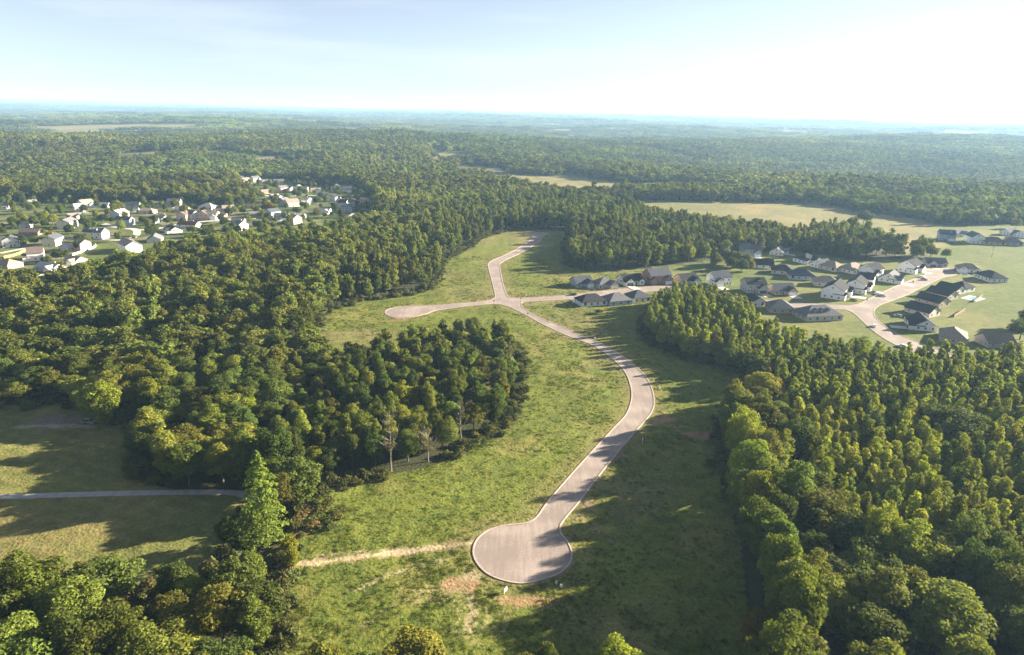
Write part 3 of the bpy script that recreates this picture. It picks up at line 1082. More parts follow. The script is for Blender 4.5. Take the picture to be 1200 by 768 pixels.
# ---- trees set by hand: kind, base pixel, height m, width m, tint, label, name
hand = [
    ('broad', 122, 498, 19, 16.0, 'yellow green', "large yellow green tree standing alone beside the gravel pad on the lawn", "broadleaf_tree"),
    ('broad', 160, 474, 11, 10.0, 'yellow green', "smaller yellow green tree behind the large one by the gravel pad", "broadleaf_tree"),
    ('broad', 222, 568, 16, 16.0, 'mid green', "broad leafy tree at the lawn corner right where the lane passes", "broadleaf_tree"),
    ('broad', 262, 566, 15, 12.5, 'pale olive', "olive tree turning orange at its top, beside the lane end", "broadleaf_tree"),
    ('tall', 908, 478, 13.5, 6.0, 'orange brown', "orange brown tree on the edge of the plantation", "broadleaf_tree"),
    ('broad', 1112, 526, 17.5, 22.0, 'dark green', "wide dark dome shaped tree standing inside the plantation", "broadleaf_tree"),
    ('broad', 1095, 764, 19, 21.0, 'olive green', "biggest broad tree at the plantation corner, lower right", "broadleaf_tree"),
    ('broad', 1020, 690, 14, 16.0, 'mid green', "wide dull green tree between the plantation and the biggest broad tree", "broadleaf_tree"),
    ('tall', 876, 768, 12, 5.0, 'orange brown', "thin orange tipped tree at the shaded meadow's right edge", "broadleaf_tree"),
    ('broad', 487, 803, 14, 16.0, 'pale olive', "low round grey green tree cut by the bottom edge below the tyre loops", "broadleaf_tree"),
    ('broad', 640, 806, 11.5, 6.0, 'dark green', "small dark tree cut by the bottom edge, right of the low round one", "broadleaf_tree"),
    ('broad', 722, 806, 12.5, 10.0, 'yellow green', "yellow green tree cut by the bottom edge in the meadow shade", "broadleaf_tree"),
    ('broad', 812, 804, 12.0, 8.0, 'bright green', "bright green tree cut by the bottom edge near the shaded meadow corner", "broadleaf_tree"),
    ('tall', 342, 668, 11, 5.0, 'golden', "slim golden yellow tree at the end of the straw track", "broadleaf_tree"),
    ('tall', 296, 700, 13, 8.0, 'mid green', "leafy tree in front of the tall pyramid tree", "broadleaf_tree"),
    ('broad', 860, 506, 19, 13.0, 'olive green', "olive edge tree where the wide shade begins by the red clay patch", "broadleaf_tree"),
    ('broad', 868, 545, 21, 13.5, 'yellow green', "yellow green edge tree at the left front of the plantation", "broadleaf_tree"),
    ('broad', 874, 585, 22, 13.0, 'bright green', "bright green edge tree below the yellow green front one", "broadleaf_tree"),
    ('broad', 884, 628, 23, 12.0, 'yellow green', "yellow green edge tree halfway down the plantation's left side", "broadleaf_tree"),
    ('broad', 888, 668, 23, 13.0, 'mid green', "mid green edge tree above the thin orange tipped one", "broadleaf_tree"),
    ('broad', 908, 716, 24, 13.0, 'bright green', "bright green edge tree right above the lowest edge tree", "broadleaf_tree"),
    ('broad', 926, 772, 24, 14.0, 'yellow green', "tall yellow green edge tree at the lower end of the plantation", "broadleaf_tree"),
    ('broad', 905, 840, 24, 14.0, 'mid green', "edge tree cut by the bottom edge below the plantation", "broadleaf_tree"),
    ('broad', 893, 606, 21, 12.0, 'mid green', "mid green tree just behind the yellow green one halfway down the plantation edge", "broadleaf_tree"),
    ('broad', 905, 648, 21, 12.0, 'dark green', "dark tree wedged behind the mid green edge tree", "broadleaf_tree"),
    ('broad', 890, 565, 20, 12.0, 'olive green', "olive tree just behind the left front of the plantation", "broadleaf_tree"),
    ('broad', 918, 742, 23, 13.0, 'olive green', "olive tree between the two lowest edge trees", "broadleaf_tree"),
    ('broad', 905, 692, 23, 12.0, 'dark green', "dark tree behind the thin orange tipped one", "broadleaf_tree"),
    ('broad', 478, 541, 12, 9.0, 'dark green', "dark tree between the two bare trees of the thicket", "broadleaf_tree"),
    ('broad', 524, 524, 12, 9.0, 'mid green', "mid green tree at the thicket front right of the shorter bare tree", "broadleaf_tree"),
    ('broad', 440, 545, 13, 9.0, 'dark green', "dark tree at the thicket front left of the tall bare tree", "broadleaf_tree"),
    ('broad', 322, 572, 23, 12.0, 'dark green', "tall dark tree directly behind the tall pyramid tree", "broadleaf_tree"),
    ('broad', 344, 562, 21, 11.0, 'dark green', "dark tree at the thicket's left end behind the brush heap", "broadleaf_tree"),
    ('tall', 290, 572, 22, 9.0, 'mid green', "upright green tree at the lane end beside the pyramid tree", "broadleaf_tree"),
    ('broad', 35, 728, 17, 16.0, 'bright green', "bright green tree in the bottom left corner, highest of its clump", "broadleaf_tree"),
    ('broad', 92, 752, 17, 15.0, 'mid green', "mid green tree in the bottom left clump, right of the highest one", "broadleaf_tree"),
    ('broad', 20, 800, 17, 16.0, 'mid green', "mid green tree in the very bottom left corner", "broadleaf_tree"),
    ('broad', 140, 790, 17, 16.0, 'olive green', "olive tree on the bottom edge in the left clump", "broadleaf_tree"),
    ('broad', 198, 752, 13, 12.0, 'olive green', "olive tree between the bottom left clump and the lawn tip", "broadleaf_tree"),
    ('broad', 226, 724, 12, 10.0, 'bright green', "bright green tree at the lower tip of the lawn", "broadleaf_tree"),
    ('broad', 262, 752, 15, 13.0, 'pale olive', "pale olive tree in the belt left of the meadow's lower edge", "broadleaf_tree"),
    ('tall', 300, 760, 14, 8.0, 'mid green', "upright green tree in the belt at the meadow's lower left edge", "broadleaf_tree"),
    ('tall', 268, 640, 9, 6.0, 'mid green', "small tree on the lawn edge left of the pyramid tree", "broadleaf_tree"),
    ('broad', 848, 434, 12, 11.0, 'dark green', "dark oak at the foot of the pines, leftmost of four in a row", "broadleaf_tree"),
    ('broad', 880, 446, 14, 13.0, 'dark green', "dark oak at the foot of the pines, second of four in a row", "broadleaf_tree"),
    ('broad', 912, 448, 14, 13.0, 'mid green', "greener oak at the foot of the pines, third of four in a row", "broadleaf_tree"),
    ('broad', 940, 440, 14, 14.0, 'dark green', "dark oak at the foot of the pines, rightmost of four in a row", "broadleaf_tree"),
    ('broad', 1005, 425, 14, 13.0, 'bright green', "bright green tree between the estate corner and the plantation", "broadleaf_tree"),
    ('tall', 820, 415, 10.5, 5.0, 'golden', "golden tree at the front of the pines by the houses", "broadleaf_tree"),
    ('tall', 838, 419, 11.5, 5.0, 'golden', "second golden tree at the front of the pines by the houses, to its right", "broadleaf_tree"),
    ('broad', 570, 490, 11, 8.5, 'yellow green', "yellow green tree at the right end of the thicket", "broadleaf_tree"),
    ('broad', 590, 470, 9, 7.0, 'golden', "small yellow tree on the right tip of the thicket beside the meadow", "broadleaf_tree"),
    ('broad', 1012, 262, 14, 19.0, 'dark green', "big dark tree at the corner of the golden field", "broadleaf_tree"),
]
hand_xy = []
for i, (kd, px, py, h, wd, tn, lab, nm) in enumerate(hand):
    x, y = G(px, py)
    nom = {'broad': (16.0, 11.0), 'tall': (19.5, 7.4), 'plant': (14.5, 5.4)}[kd]
    o = plant_tree(kd, i, x, y, hgt(x, y), i * 1.7, wd / nom[1], h / nom[0], TINT[tn], nm)
    tag(o, lab, "tree", "trees singled out by their look")
    hand_xy.append((x, y, wd * 0.42))

# tall pyramid conifer beside the lane
def mk_conifer(seed, H, R):
    r = R_(seed)
    V, T = [], []
    nb = 120
    for k in range(nb):
        t = (k + .5) / nb
        z = 1.5 + (H - 1.5) * t
        L = R * (1 - t) ** 0.62 * (0.75 + .35 * r.random()) * min(1, .6 + t * 3)
        th = k * 2.399 + r.normal() * .25
        m = int(34 * (0.35 + L / R)) + 12
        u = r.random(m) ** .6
        lat = r.normal(size=m) * .16 * L * (1.1 - u * .6)
        P = np.stack([np.cos(th) * L * u - np.sin(th) * lat, np.sin(th) * L * u + np.cos(th) * lat,
                      z + L * (.12 * np.sin(u * 3) - .06 * u) + r.normal(size=m) * .16], -1)
        N = np.stack([np.cos(th) * .45 + r.normal(size=m) * .4, np.sin(th) * .45 + r.normal(size=m) * .4, .75 + r.normal(size=m) * .4], -1)
        V.append(cards(P, N, 0.36, r))
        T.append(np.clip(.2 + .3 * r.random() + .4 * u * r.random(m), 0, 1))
    return leaf_mesh("crown", np.vstack(V), np.concatenate(T), M['conifer'])
x, y = G(312, 640)
t = empty("pyramid_tree", (x, y, hgt(x, y)))
tag(t, "tall pyramid shaped bright green tree beside the lane end", "tree")
for nm, me in (("trunk", trunk_mesh(R_(3), 27, .42, 0, 1)), ("crown", mk_conifer(9, 29.5, 8.4))):
    c = bpy.data.objects.new(nm, me)
    COL.objects.link(c)
    c.parent = t
    c.color = (1.25, 1.3, 1.0, 1) if nm == "crown" else (1, 1, 1, 1)
hand_xy.append((x, y, 6))

# bare grey trees on the thicket edge
for px, py, h, sp, lab in ((459, 553, 23, 5.0, "tall bare pale trunked tree on the front edge of the thicket"),
                           (502, 541, 12.5, 5.5, "shorter grey bushy bare tree on the thicket edge right of the tall one"),
                           (541, 515, 15, 3.0, "thin bare trunk standing at the right part of the thicket front"),
                           (598, 440, 15, 4.0, "grey brown bare tree at the far right corner of the thicket")):
    x, y = G(px, py)
    t = empty("bare_tree", (x, y, hgt(x, y)))
    tag(t, lab, "tree", "bare trees of the thicket")
    c = bpy.data.objects.new("trunk", trunk_mesh(R_(px), h, .24, 26, sp, 0.3, 'barkgrey', 6, 5))
    COL.objects.link(c)
    c.parent = t
    r = R_(px + 1)
    LP, LR = lobes_oval(r, h * .98, h * .35, sp * .5, 18)
    c = bpy.data.objects.new("crown", crown("crown", r, LP, LR, 900, 0.2, M['shrub'], (0, 0, h * .6)))
    COL.objects.link(c)
    c.parent = t
    c.color = (1.6, 1.4, 1.6, 1)
    hand_xy.append((x, y, 2.5))
hand_xy = np.array(hand_xy)

OPENVIEW = GP([(268, 618), (348, 618), (348, 700), (268, 700)])     # only low growth in front of the pyramid tree
# ---- wild trees: candidates over the near ground
r = R_(11)
def free(X, Y):
    ok = ~keepout(X, Y)
    ok &= ~inside(OPENVIEW, X, Y)
    for hx, hy, hr in hand_xy:
        ok &= np.hypot(X - hx, Y - hy) > hr
    return ok
# plantation rows
PX0 = PINEBLK
ax_, bx_ = np.meshgrid(np.arange(-300, 300, 4.6), np.arange(-300, 300, 4.9))
ca_, sa_ = math.cos(.35), math.sin(.35)
c0 = G(1050, 500)
px_ = (c0[0] + ax_ * ca_ - bx_ * sa_ + r.normal(size=ax_.shape) * 1.05).ravel()
py_ = (c0[1] + ax_ * sa_ + bx_ * ca_ + r.normal(size=ax_.shape) * 1.05).ravel()
k = inside(PINEBLK, px_, py_) & wedge(px_, py_, 90)
px_, py_ = px_[k], py_[k]
k = free(px_, py_)
px_, py_ = px_[k], py_[k]
ph = r.uniform(0.75, 1.15, len(px_)) * (0.9 + 0.25 * fbm(px_, py_, 40, 6))
u, v, dep = project(px_, py_, np.full(len(px_), 9.0))
vis = (u > -10) & (u < 1210) & (v > 150) & (v < 800)
order = np.argsort(np.where(vis, dep, 1e6))
thing_i = order[:270]
items = []
adjs = [('dark green', .15), ('olive green', .45), ('pale olive', .25), ('yellow green', .15)]
for q, i in enumerate(thing_i):
    tn = ['dark green', 'olive green', 'pale olive', 'yellow green'][int(r.choice(4, p=[.10, .40, .30, .20]))]
    o = plant_tree('plant', int(r.integers(6)), px_[i], py_[i], hgt(px_[i], py_[i]), r.uniform(0, 6.28), ph[i] * r.uniform(1.05, 1.45), ph[i], TINT[tn], "plantation_tree")
    items.append((o, px_[i], py_[i], tn))
label_trees(items, "plantation tree", "slender trees of the plantation")
rest = np.setdiff1d(np.arange(len(px_)), thing_i)
s_ = ph[rest]
instancer("pine_plantation", np.stack([px_[rest], py_[rest], height(px_[rest], py_[rest])], -1), r.uniform(0, 6.28, len(rest)),
          np.stack([s_ * r.uniform(1.05, 1.4, len(rest)), s_ * r.uniform(1.05, 1.4, len(rest)), s_], -1), MID['plant'])

# mixed woods near and middle distance
def wood(x0, x1, y0, y1, s):
    X, Y = jgrid(x0, x1, y0, y1, s, r)
    k = wedge(X, Y, 110)
    return X[k], Y[k]
WX, WY, WK, WS, WZ = [], [], [], [], []
X, Y = wood(-900, 900, 60, 1000, 7.8)
k = ~inside(PINEBLK, X, Y)
X, Y = X[k], Y[k]
th = inside(THICKET, X, Y)
nt_ = inside(NORTHTALL, X, Y)
k = th | (r.random(len(X)) < np.where(nt_, .85, .70))
X, Y, th, nt_ = X[k], Y[k], th[k], nt_[k]
k = free(X, Y)
X, Y, th, nt_ = X[k], Y[k], th[k], nt_[k]
tallp = np.where(th, .40, np.where(nt_, .6, .08 + .25 * (fbm(X, Y, 70, 9) > .57)))
tall = r.random(len(X)) < tallp
wsc = np.where(th, r.uniform(.6, 1.0, len(X)), np.where(nt_, r.uniform(.75, 1.1, len(X)), r.uniform(.9, 1.7, len(X))))
hsc = np.where(th, r.uniform(.58, .88, len(X)), np.where(nt_, r.uniform(.75, 1.12, len(X)), r.uniform(.78, 1.18, len(X))))
hsc = hsc * np.where(np.hypot(X, Y) > 420, .62 + .76 * fbm(X, Y, 60, 41, 3), 1.0)
hsc = hsc * np.where((X < -75) & (X > -260) & (Y > 205) & (Y < 330), .74, 1.0)     # lower growth round the lawn
H_ = height(X, Y)
u, v, dep = project(X, Y, H_ + 10)
vis = (u > -15) & (u < 1215) & (v > 140) & (v < 815)
order = np.argsort(np.where(vis, dep, 1e6))
N_T = 265
thing_i = order[:N_T]
items = []
for i in thing_i:
    tn = ['dark green', 'mid green', 'olive green', 'pale olive', 'yellow green'][int(r.choice(5, p=[.22, .30, .30, .12, .06]))]
    kd = 'tall' if tall[i] else 'broad'
    o = plant_tree(kd, int(r.integers(6)), X[i], Y[i], H_[i], r.uniform(0, 6.28), wsc[i], hsc[i], TINT[tn], "broadleaf_tree")
    items.append((o, X[i], Y[i], tn))
label_trees(items, "leafy tree", "leafy trees of the woods around the meadow")
rest = np.setdiff1d(np.arange(len(X)), thing_i)
rb, rt = rest[~tall[rest]], rest[tall[rest]]
def wood_stuff(name, i, meshes):
    instancer(name, np.stack([X[i], Y[i], H_[i]], -1), r.uniform(0, 6.28, len(i)), np.stack([wsc[i], wsc[i], hsc[i]], -1), meshes)
wood_stuff("rounded_woodland", rb, MID['broad'])
wood_stuff("tall_woodland", rt, MID['tall'])

# low growth along the wood edges
def mk_shrub(seed, n, size):
    rr = R_(seed)
    LP, LR = lobes_round(rr, (0, 0, .9), (1.6, 1.6, 1.2), 10, -.2, (.4, .6))
    return crown("foliage", rr, LP, LR, n, size, M['shrub'], (0, 0, .5))
SHRUB = [mk_shrub(400 + s, 260, .27) for s in range(4)]
ex, ey = [], []
for poly, n_ in ((MEADOW, 2600), (LAWN, 800)):
    P = np.vstack([poly, poly[:1]])
    seg = np.hypot(*np.diff(P, axis=0).T)
    cs = np.concatenate([[0], np.cumsum(seg)])
    t = r.uniform(0, cs[-1], n_)
    ex.append(np.interp(t, cs, P[:, 0]) + r.normal(size=n_) * 2.2)
    ey.append(np.interp(t, cs, P[:, 1]) + r.normal(size=n_) * 2.2)
EDGE = GP([(852, 500), (856, 560), (862, 600), (868, 660), (872, 720), (880, 800)])
tt = r.random(420) * (len(EDGE) - 1)
ex.append(np.interp(tt, np.arange(len(EDGE)), EDGE[:, 0]) + r.normal(size=420) * 2.6 + 1.5)
ey.append(np.interp(tt, np.arange(len(EDGE)), EDGE[:, 1]) + r.normal(size=420) * 2.6)
ex, ey = np.concatenate(ex), np.concatenate(ey)
k = (dist_polyline(ROAD, ex, ey, True) > 6) & ~inside(ROAD, ex, ey) & ~inside(HOODR, ex, ey) & (np.hypot(ex, ey) < 760) & (dist_polyline(PATH, ex, ey) > 5)
k &= ~((ey < 215) & (ex > -40) & (ex < 70))
ex, ey = ex[k], ey[k]
s_ = r.uniform(.4, 1.25, len(ex)) * np.where(np.arange(len(ex)) > len(ex) - 300, 1.5, 1)
instancer("undergrowth", np.stack([ex, ey, height(ex, ey)], -1), r.uniform(0, 6.28, len(ex)), np.stack([s_, s_, s_ * r.uniform(.7, 1.3, len(ex))], -1), SHRUB)

# far woods to the horizon
X, Y = jgrid(-2700, 2700, 930, 2700, 11.5, r)
k = wedge(X, Y, 60) & (np.hypot(X, Y) > 0)
k &= (Y > 1000) | (np.abs(X) > 900)
X, Y = X[k], Y[k]
k = ~keepout(X, Y)
gap = fbm(X, Y, 130, 21)
k &= ~((gap > .63) & (Y > 1250))
X, Y = X[k], Y[k]
tall = r.random(len(X)) < .06 + .2 * (fbm(X, Y, 160, 9) > .56)
wsc, hsc = r.uniform(1.0, 2.1, len(X)), r.uniform(.7, 1.2, len(X)) * (.55 + .9 * fbm(X, Y, 120, 41, 3))
H_ = height(X, Y)
wood_stuff("far_rounded_forest", np.where(~tall)[0], FAR['broad'])
wood_stuff("far_tall_forest", np.where(tall)[0], FAR['tall'])
X, Y = jgrid(-8500, 8500, 2600, 10500, 56, r)
k = wedge(X, Y, 100)
X, Y = X[k], Y[k]
k = ~keepout(X, Y) & (fbm(X, Y, 330, 23) < .62)
X, Y = X[k], Y[k]
wsc, hsc = np.ones(len(X)), r.uniform(.7, 1.2, len(X)) * (.4 + 1.2 * fbm(X, Y, 300, 41, 3))
H_ = terrain(X, Y)
wood_stuff("distant_forest", np.arange(len(X)), PATCH)
X, Y = jgrid(-19000, 19000, 10400, 26000, 190, r)
k = wedge(X, Y, 100) & (fbm(X, Y, 900, 23) < .66)
X, Y = X[k], Y[k]
wsc, hsc = np.full(len(X), 3.4), r.uniform(.8, 1.9, len(X))
H_ = terrain(X, Y) - 3
wood_stuff("horizon_forest", np.arange(len(X)), PATCH)

# grass tufts and weeds of the meadow
def mk_tuft(seed, nb, rad, h):
    rr = R_(seed)
    V = []
    for k in range(nb):
        p = np.array([*rr.normal(size=2) * rad * .55, 0])
        th = rr.uniform(0, 6.28)
        a = np.array([math.cos(th), math.sin(th), 0]) * rr.uniform(.05, .11)
        tip = p + np.array([rr.normal() * .16, rr.normal() * .16, h * rr.uniform(.5, 1.1)])
        mid = (p + tip) / 2
        V += [p - a, p + a, mid + a * 1.3 + [0, 0, .05], tip]
    return leaf_mesh("tuft", np.array(V), R_(seed + 1).random(nb), M['grass'])
TUFT = [mk_tuft(500, 26, .75, .42), mk_tuft(503, 18, .5, .30), mk_tuft(506, 34, 1.0, .55), mk_tuft(509, 22, .8, .34)]
n_ = 150000
gx_, gy_ = r.uniform(-110, 120, n_), 105 + 455 * r.random(n_) ** 1.5
dens = .16 + .6 * sstep(.42, .62, fbm(gx_, gy_, 7, 5, 3)) * (.4 + sstep(.35, .65, fbm(gx_, gy_, 26, 3)))
k = inside(MEADOW, gx_, gy_) & (r.random(n_) < dens)
gx_, gy_ = gx_[k], gy_[k]
dd = dist_polyline(ROAD, gx_, gy_, True)
k = (dd > 1.6) & ~inside(ROAD, gx_, gy_)
for pl, wd in (([(332, 663), (380, 657), (430, 651), (480, 645), (530, 639), (556, 636)], 1.6),):
    k &= dist_polyline(GP(pl), gx_, gy_) > wd
for px, py, rr in ((538, 684, 5), (605, 703, 4.5), (335, 640, 4), (775, 492, 5.5), (818, 509, 5)):
    a, b = G(px, py)
    k &= np.hypot(gx_ - a, gy_ - b) > rr
gx_, gy_ = gx_[k], gy_[k]
s_ = r.uniform(.35, .85, len(gx_))
instancer("meadow_grass", np.stack([gx_, gy_, height(gx_, gy_) - .03], -1), r.uniform(0, 6.28, len(gx_)), np.stack([s_, s_, s_ * r.uniform(.5, 1.2, len(gx_))], -1), TUFT)

# ------------------------------------------------------------------ houses
def gable_roof(mb, x0, x1, y0, y1, h, rise, axis, oh=0.45, th=0.22, ends=(True, True)):
    """solid gable roof over a rectangle; ridge runs along the axis"""
    if axis == 'x':
        c, hw = (y0 + y1) / 2, (y1 - y0) / 2
        a0, a1 = x0 - (oh if ends[0] else 0), x1 + (oh if ends[1] else 0)
        P = lambda a, s, z: (a, c + s, z)
    else:
        c, hw = (x0 + x1) / 2, (x1 - x0) / 2
        a0, a1 = y0 - (oh if ends[0] else 0), y1 + (oh if ends[1] else 0)
        P = lambda a, s, z: (c - s, a, z)
    k = rise / hw
    e = hw + oh
    prof = [(-e, h - k * oh), (0, h + rise), (e, h - k * oh), (e, h - k * oh + th), (0, h + rise + th * 1.2), (-e, h - k * oh + th)]
    V = [P(a0, s, z) for s, z in prof] + [P(a1, s, z) for s, z in prof]
    F = [(5, 4, 1, 0), (4, 3, 2, 1), (6, 7, 10, 11), (7, 8, 9, 10)]
    for i in range(6):
        j = (i + 1) % 6
        F.append((i, j, 6 + j, 6 + i))
    mb.mesh(V, F)
def hip_roof(mb, x0, x1, y0, y1, h, rise, oh=0.45, th=0.2):
    X0, X1, Y0, Y1 = x0 - oh, x1 + oh, y0 - oh, y1 + oh
    w_, d_ = X1 - X0, Y1 - Y0
    m = min(w_, d_) / 2 * 0.96
    if w_ >= d_:
        r0, r1 = (X0 + m, (Y0 + Y1) / 2), (X1 - m, (Y0 + Y1) / 2)
        sl = [(0, 1, 5, 4), (1, 2, 5), (2, 3, 4, 5), (3, 0, 4)]
    else:
        r0, r1 = ((X0 + X1) / 2, Y0 + m), ((X0 + X1) / 2, Y1 - m)
        sl = [(0, 1, 4), (1, 2, 5, 4), (2, 3, 5), (3, 0, 4, 5)]
    V = [(X0, Y0, h + th), (X1, Y0, h + th), (X1, Y1, h + th), (X0, Y1, h + th), (*r0, h + rise + th), (*r1, h + rise + th),
         (X0, Y0, h), (X1, Y0, h), (X1, Y1, h), (X0, Y1, h)]
    F = sl + [(6, 7, 1, 0), (7, 8, 2, 1), (8, 9, 3, 2), (9, 6, 0, 3), (9, 8, 7, 6)]
    mb.mesh(V, F)
def walls(mb, x0, x1, y0, y1, h, rise=0, axis=None):
    V = [(x0, y0, -.3), (x1, y0, -.3), (x1, y1, -.3), (x0, y1, -.3), (x0, y0, h), (x1, y0, h), (x1, y1, h), (x0, y1, h)]
    F = [(0, 1, 5, 4), (1, 2, 6, 5), (2, 3, 7, 6), (3, 0, 4, 7)]
    mb.mesh(V, F)
    if axis == 'x':
        c = (y0 + y1) / 2
        mb.poly([(x0, y1, h), (x0, y0, h), (x0, c, h + rise)])
        mb.poly([(x1, y0, h), (x1, y1, h), (x1, c, h + rise)])
    elif axis == 'y':
        c = (x0 + x1) / 2
        mb.poly([(x0, y0, h), (x1, y0, h), (c, y0, h + rise)])
        mb.poly([(x1, y1, h), (x0, y1, h), (c, y1, h + rise)])
def opening(name, parent, x, y, z, w_, h_, side, mats, bars=True):
    """a framed window or door standing 3 cm proud of a wall; side is the wall it sits on"""
    mb = MB()
    f = 0.09
    pieces = [(-w_ / 2 - f, w_ / 2 + f, -f, 0, .05, 0), (-w_ / 2 - f, w_ / 2 + f, h_, h_ + f, .05, 0), (-w_ / 2 - f, -w_ / 2, 0, h_, .05, 0), (w_ / 2, w_ / 2 + f, 0, h_, .05, 0),
              (-w_ / 2, w_ / 2, 0, h_, .025, 1)]
    if bars:
        pieces.append((-w_ / 2, w_ / 2, h_ / 2 - .03, h_ / 2 + .03, .04, 0))
    for a0, a1, z0, z1, d, mi in pieces:
        if side == 'f':
            mb.box(x + a0, x + a1, y - d, y + .02, z + z0, z + z1, mi)
        elif side == 'b':
            mb.box(x + a0, x + a1, y - .02, y + d, z + z0, z + z1, mi)
        elif side == 'l':
            mb.box(x - d, x + .02, y + a0, y + a1, z + z0, z + z1, mi)
        else:
            mb.box(x - .02, x + d, y + a0, y + a1, z + z0, z + z1, mi)
    return mb.build(name, mats, parent)

HOUSE_AT = []
def house(px, py, W, Dp, az, roof, wall, rcol, wing, st, label, group, full=True, drive=9.0, garage='white', chim=False, pitch=None, wing2=None):
    """W front width, Dp depth, az the way the front faces (180 = to the camera), roof x / y gable or hip, wing: -1 / 1 / 0 garage gable side"""
    x, y = G(px, py)
    rr = random.Random(px * 13 + py)
    rz = math.radians(180 - az)
    t = empty("house", (x, y, hgt(x, y)), rz)
    tag(t, label, "house", group)
    HOUSE_AT.append((x, y, max(W, Dp) * .62))
    h = 2.9 * st + (0.3 if st > 1 else 0)
    k = pitch or (0.62 if full else 0.55)
    x0, x1, y0, y1 = -W / 2, W / 2, -Dp / 2, Dp / 2
    wl, rf = MB(), MB()
    rise = (Dp if roof == 'x' else W if roof == 'y' else min(W, Dp)) / 2 * k
    walls(wl, x0, x1, y0, y1, h, rise, None if roof == 'hip' else roof)
    if roof == 'hip':
        hip_roof(rf, x0, x1, y0, y1, h, rise)
    else:
        gable_roof(rf, x0, x1, y0, y1, h, rise, roof)
    wings = []
    if wing:
        gw = min(6.6, W * .46)
        wings.append((wing, gw, 2.6 if roof != 'y' else 3.0, True))
        if full and W > 15 and roof != 'y':
            wings.append((-wing, gw * .62, 1.2, False))
    gar = None
    wh = min(h, 3.0)
    for s, gw, gp, isg in wings:
        cx = s * (W / 2 - gw / 2 - .15)
        a0, a1 = cx - gw / 2, cx + gw / 2
        hh = h if roof == 'hip' or st == 1 else wh + .8
        rs = gw / 2 * k * 1.2
        walls(wl, a0, a1, y0 - gp, y0 + .4, hh - .004, rs, 'y')
        back = min(0.0, y0 + Dp * .48)
        gable_roof(rf, a0, a1, y0 - gp, back, hh, rs, 'y', ends=(True, False))
        if isg:
            gar = (cx, y0 - gp, gw, hh)
        else:
            if full:
                opening("window", t, cx, y0 - gp, .9, 1.5, 1.5, 'f', [M['trim'], M['glass']])
                opening("gable_vent", t, cx, y0 - gp, hh + rs * .3, .55, .7, 'f', [M['trim'], M['blackdoor']], False)
    wl.build("wall", [M['w_' + wall]], t)
    ro = rf.build("roof", [M['r_' + rcol]], t)
    if gar:
        cx, gy0, gw, hh = gar
        opening("garage_door", t, cx, gy0, .02, gw - 1.5, 2.25, 'f', [M['trim'], M['trim'] if garage == 'white' else M['blackdoor']])
        if full:
            opening("gable_vent", t, cx, gy0, hh + .55, .6, .8, 'f', [M['trim'], M['blackdoor']], False)
        if drive:
            ln = drive
            mb = MB()
            c, s = math.cos(rz), math.sin(rz)
            zz = 0.035 + rr.random() * .015
            pts = [(cx - gw / 2 + .4, gy0 - .1), (cx - gw / 2 + .2, gy0 - ln), (cx + gw / 2 - .2, gy0 - ln), (cx + gw / 2 - .4, gy0 - .1)]
            mb.poly([(x + c * a - s * b, y + s * a + c * b, hgt(x, y) + zz) for a, b in pts])
            mb.build("driveway", [M['concrete']], kind="structure")
    # windows and door
    dx = (-wing if wing else 0) * W * .12
    nf = 3 if full else 1
    opening("front_door", t, dx, y0, .05, 1.0, 2.1, 'f', [M['trim'], M['wood'] if rr.random() < .5 else M['blackdoor']], False)
    if wing:
        span = [(-wing) * W * .34] if W < 13 or not full else [(-wing) * W * .25, (-wing) * W * .42]
        if len(wings) > 1:
            span = []
    else:
        span = [-W * .36, -W * .2, W * .22, W * .38][::1 if full else 2]
    for a in span:
        opening("window", t, a, y0, .9, 1.2, 1.4, 'f', [M['trim'], M['glass']])
    nb = max(2, int(W / (4.2 if full else 7)))
    for i in range(nb):
        opening("window", t, x0 + W * (i + .5) / nb, y1, .9, 1.3 if i % 3 else 1.9, 1.3 if i % 3 else 2.0, 'b', [M['trim'], M['glass']])
    ns = 3 if full and Dp > 11 else 2 if full else 1
    for sd, sx in (('l', x0), ('r', x1)):
        for i in range(ns):
            opening("window", t, sx, y0 + Dp * (i + .6) / (ns + .2), 1.0, 1.0, 1.2, sd, [M['trim'], M['glass']])
        if roof == 'x' and (full or st > 1):
            opening("window", t, sx, 0.1, h + rise * .25, .9, 1.0, sd, [M['trim'], M['glass']])
    if st > 1:
        for i in range(3):
            opening("window", t, x0 + W * (i + .5) / 3, y0, 3.6, 1.1, 1.3, 'f', [M['trim'], M['glass']])
            opening("window", t, x0 + W * (i + .5) / 3, y1, 3.6, 1.1, 1.3, 'b', [M['trim'], M['glass']])
    if roof == 'y' and not wing:
        opening("window", t, 0, y0, h + rise * .15, 1.1, 1.2, 'f', [M['trim'], M['glass']])
    if chim:
        mb = MB()
        mb.box(W * .18, W * .18 + .9, -.45 + Dp * .1, .45 + Dp * .1, h + rise * .3, h + rise + 1.0)
        mb.box(W * .18 - .08, W * .18 + .98, -.53 + Dp * .1, .53 + Dp * .1, h + rise + 1.0, h + rise + 1.15)
        mb.build("chimney", [M['w_brick']], ro)
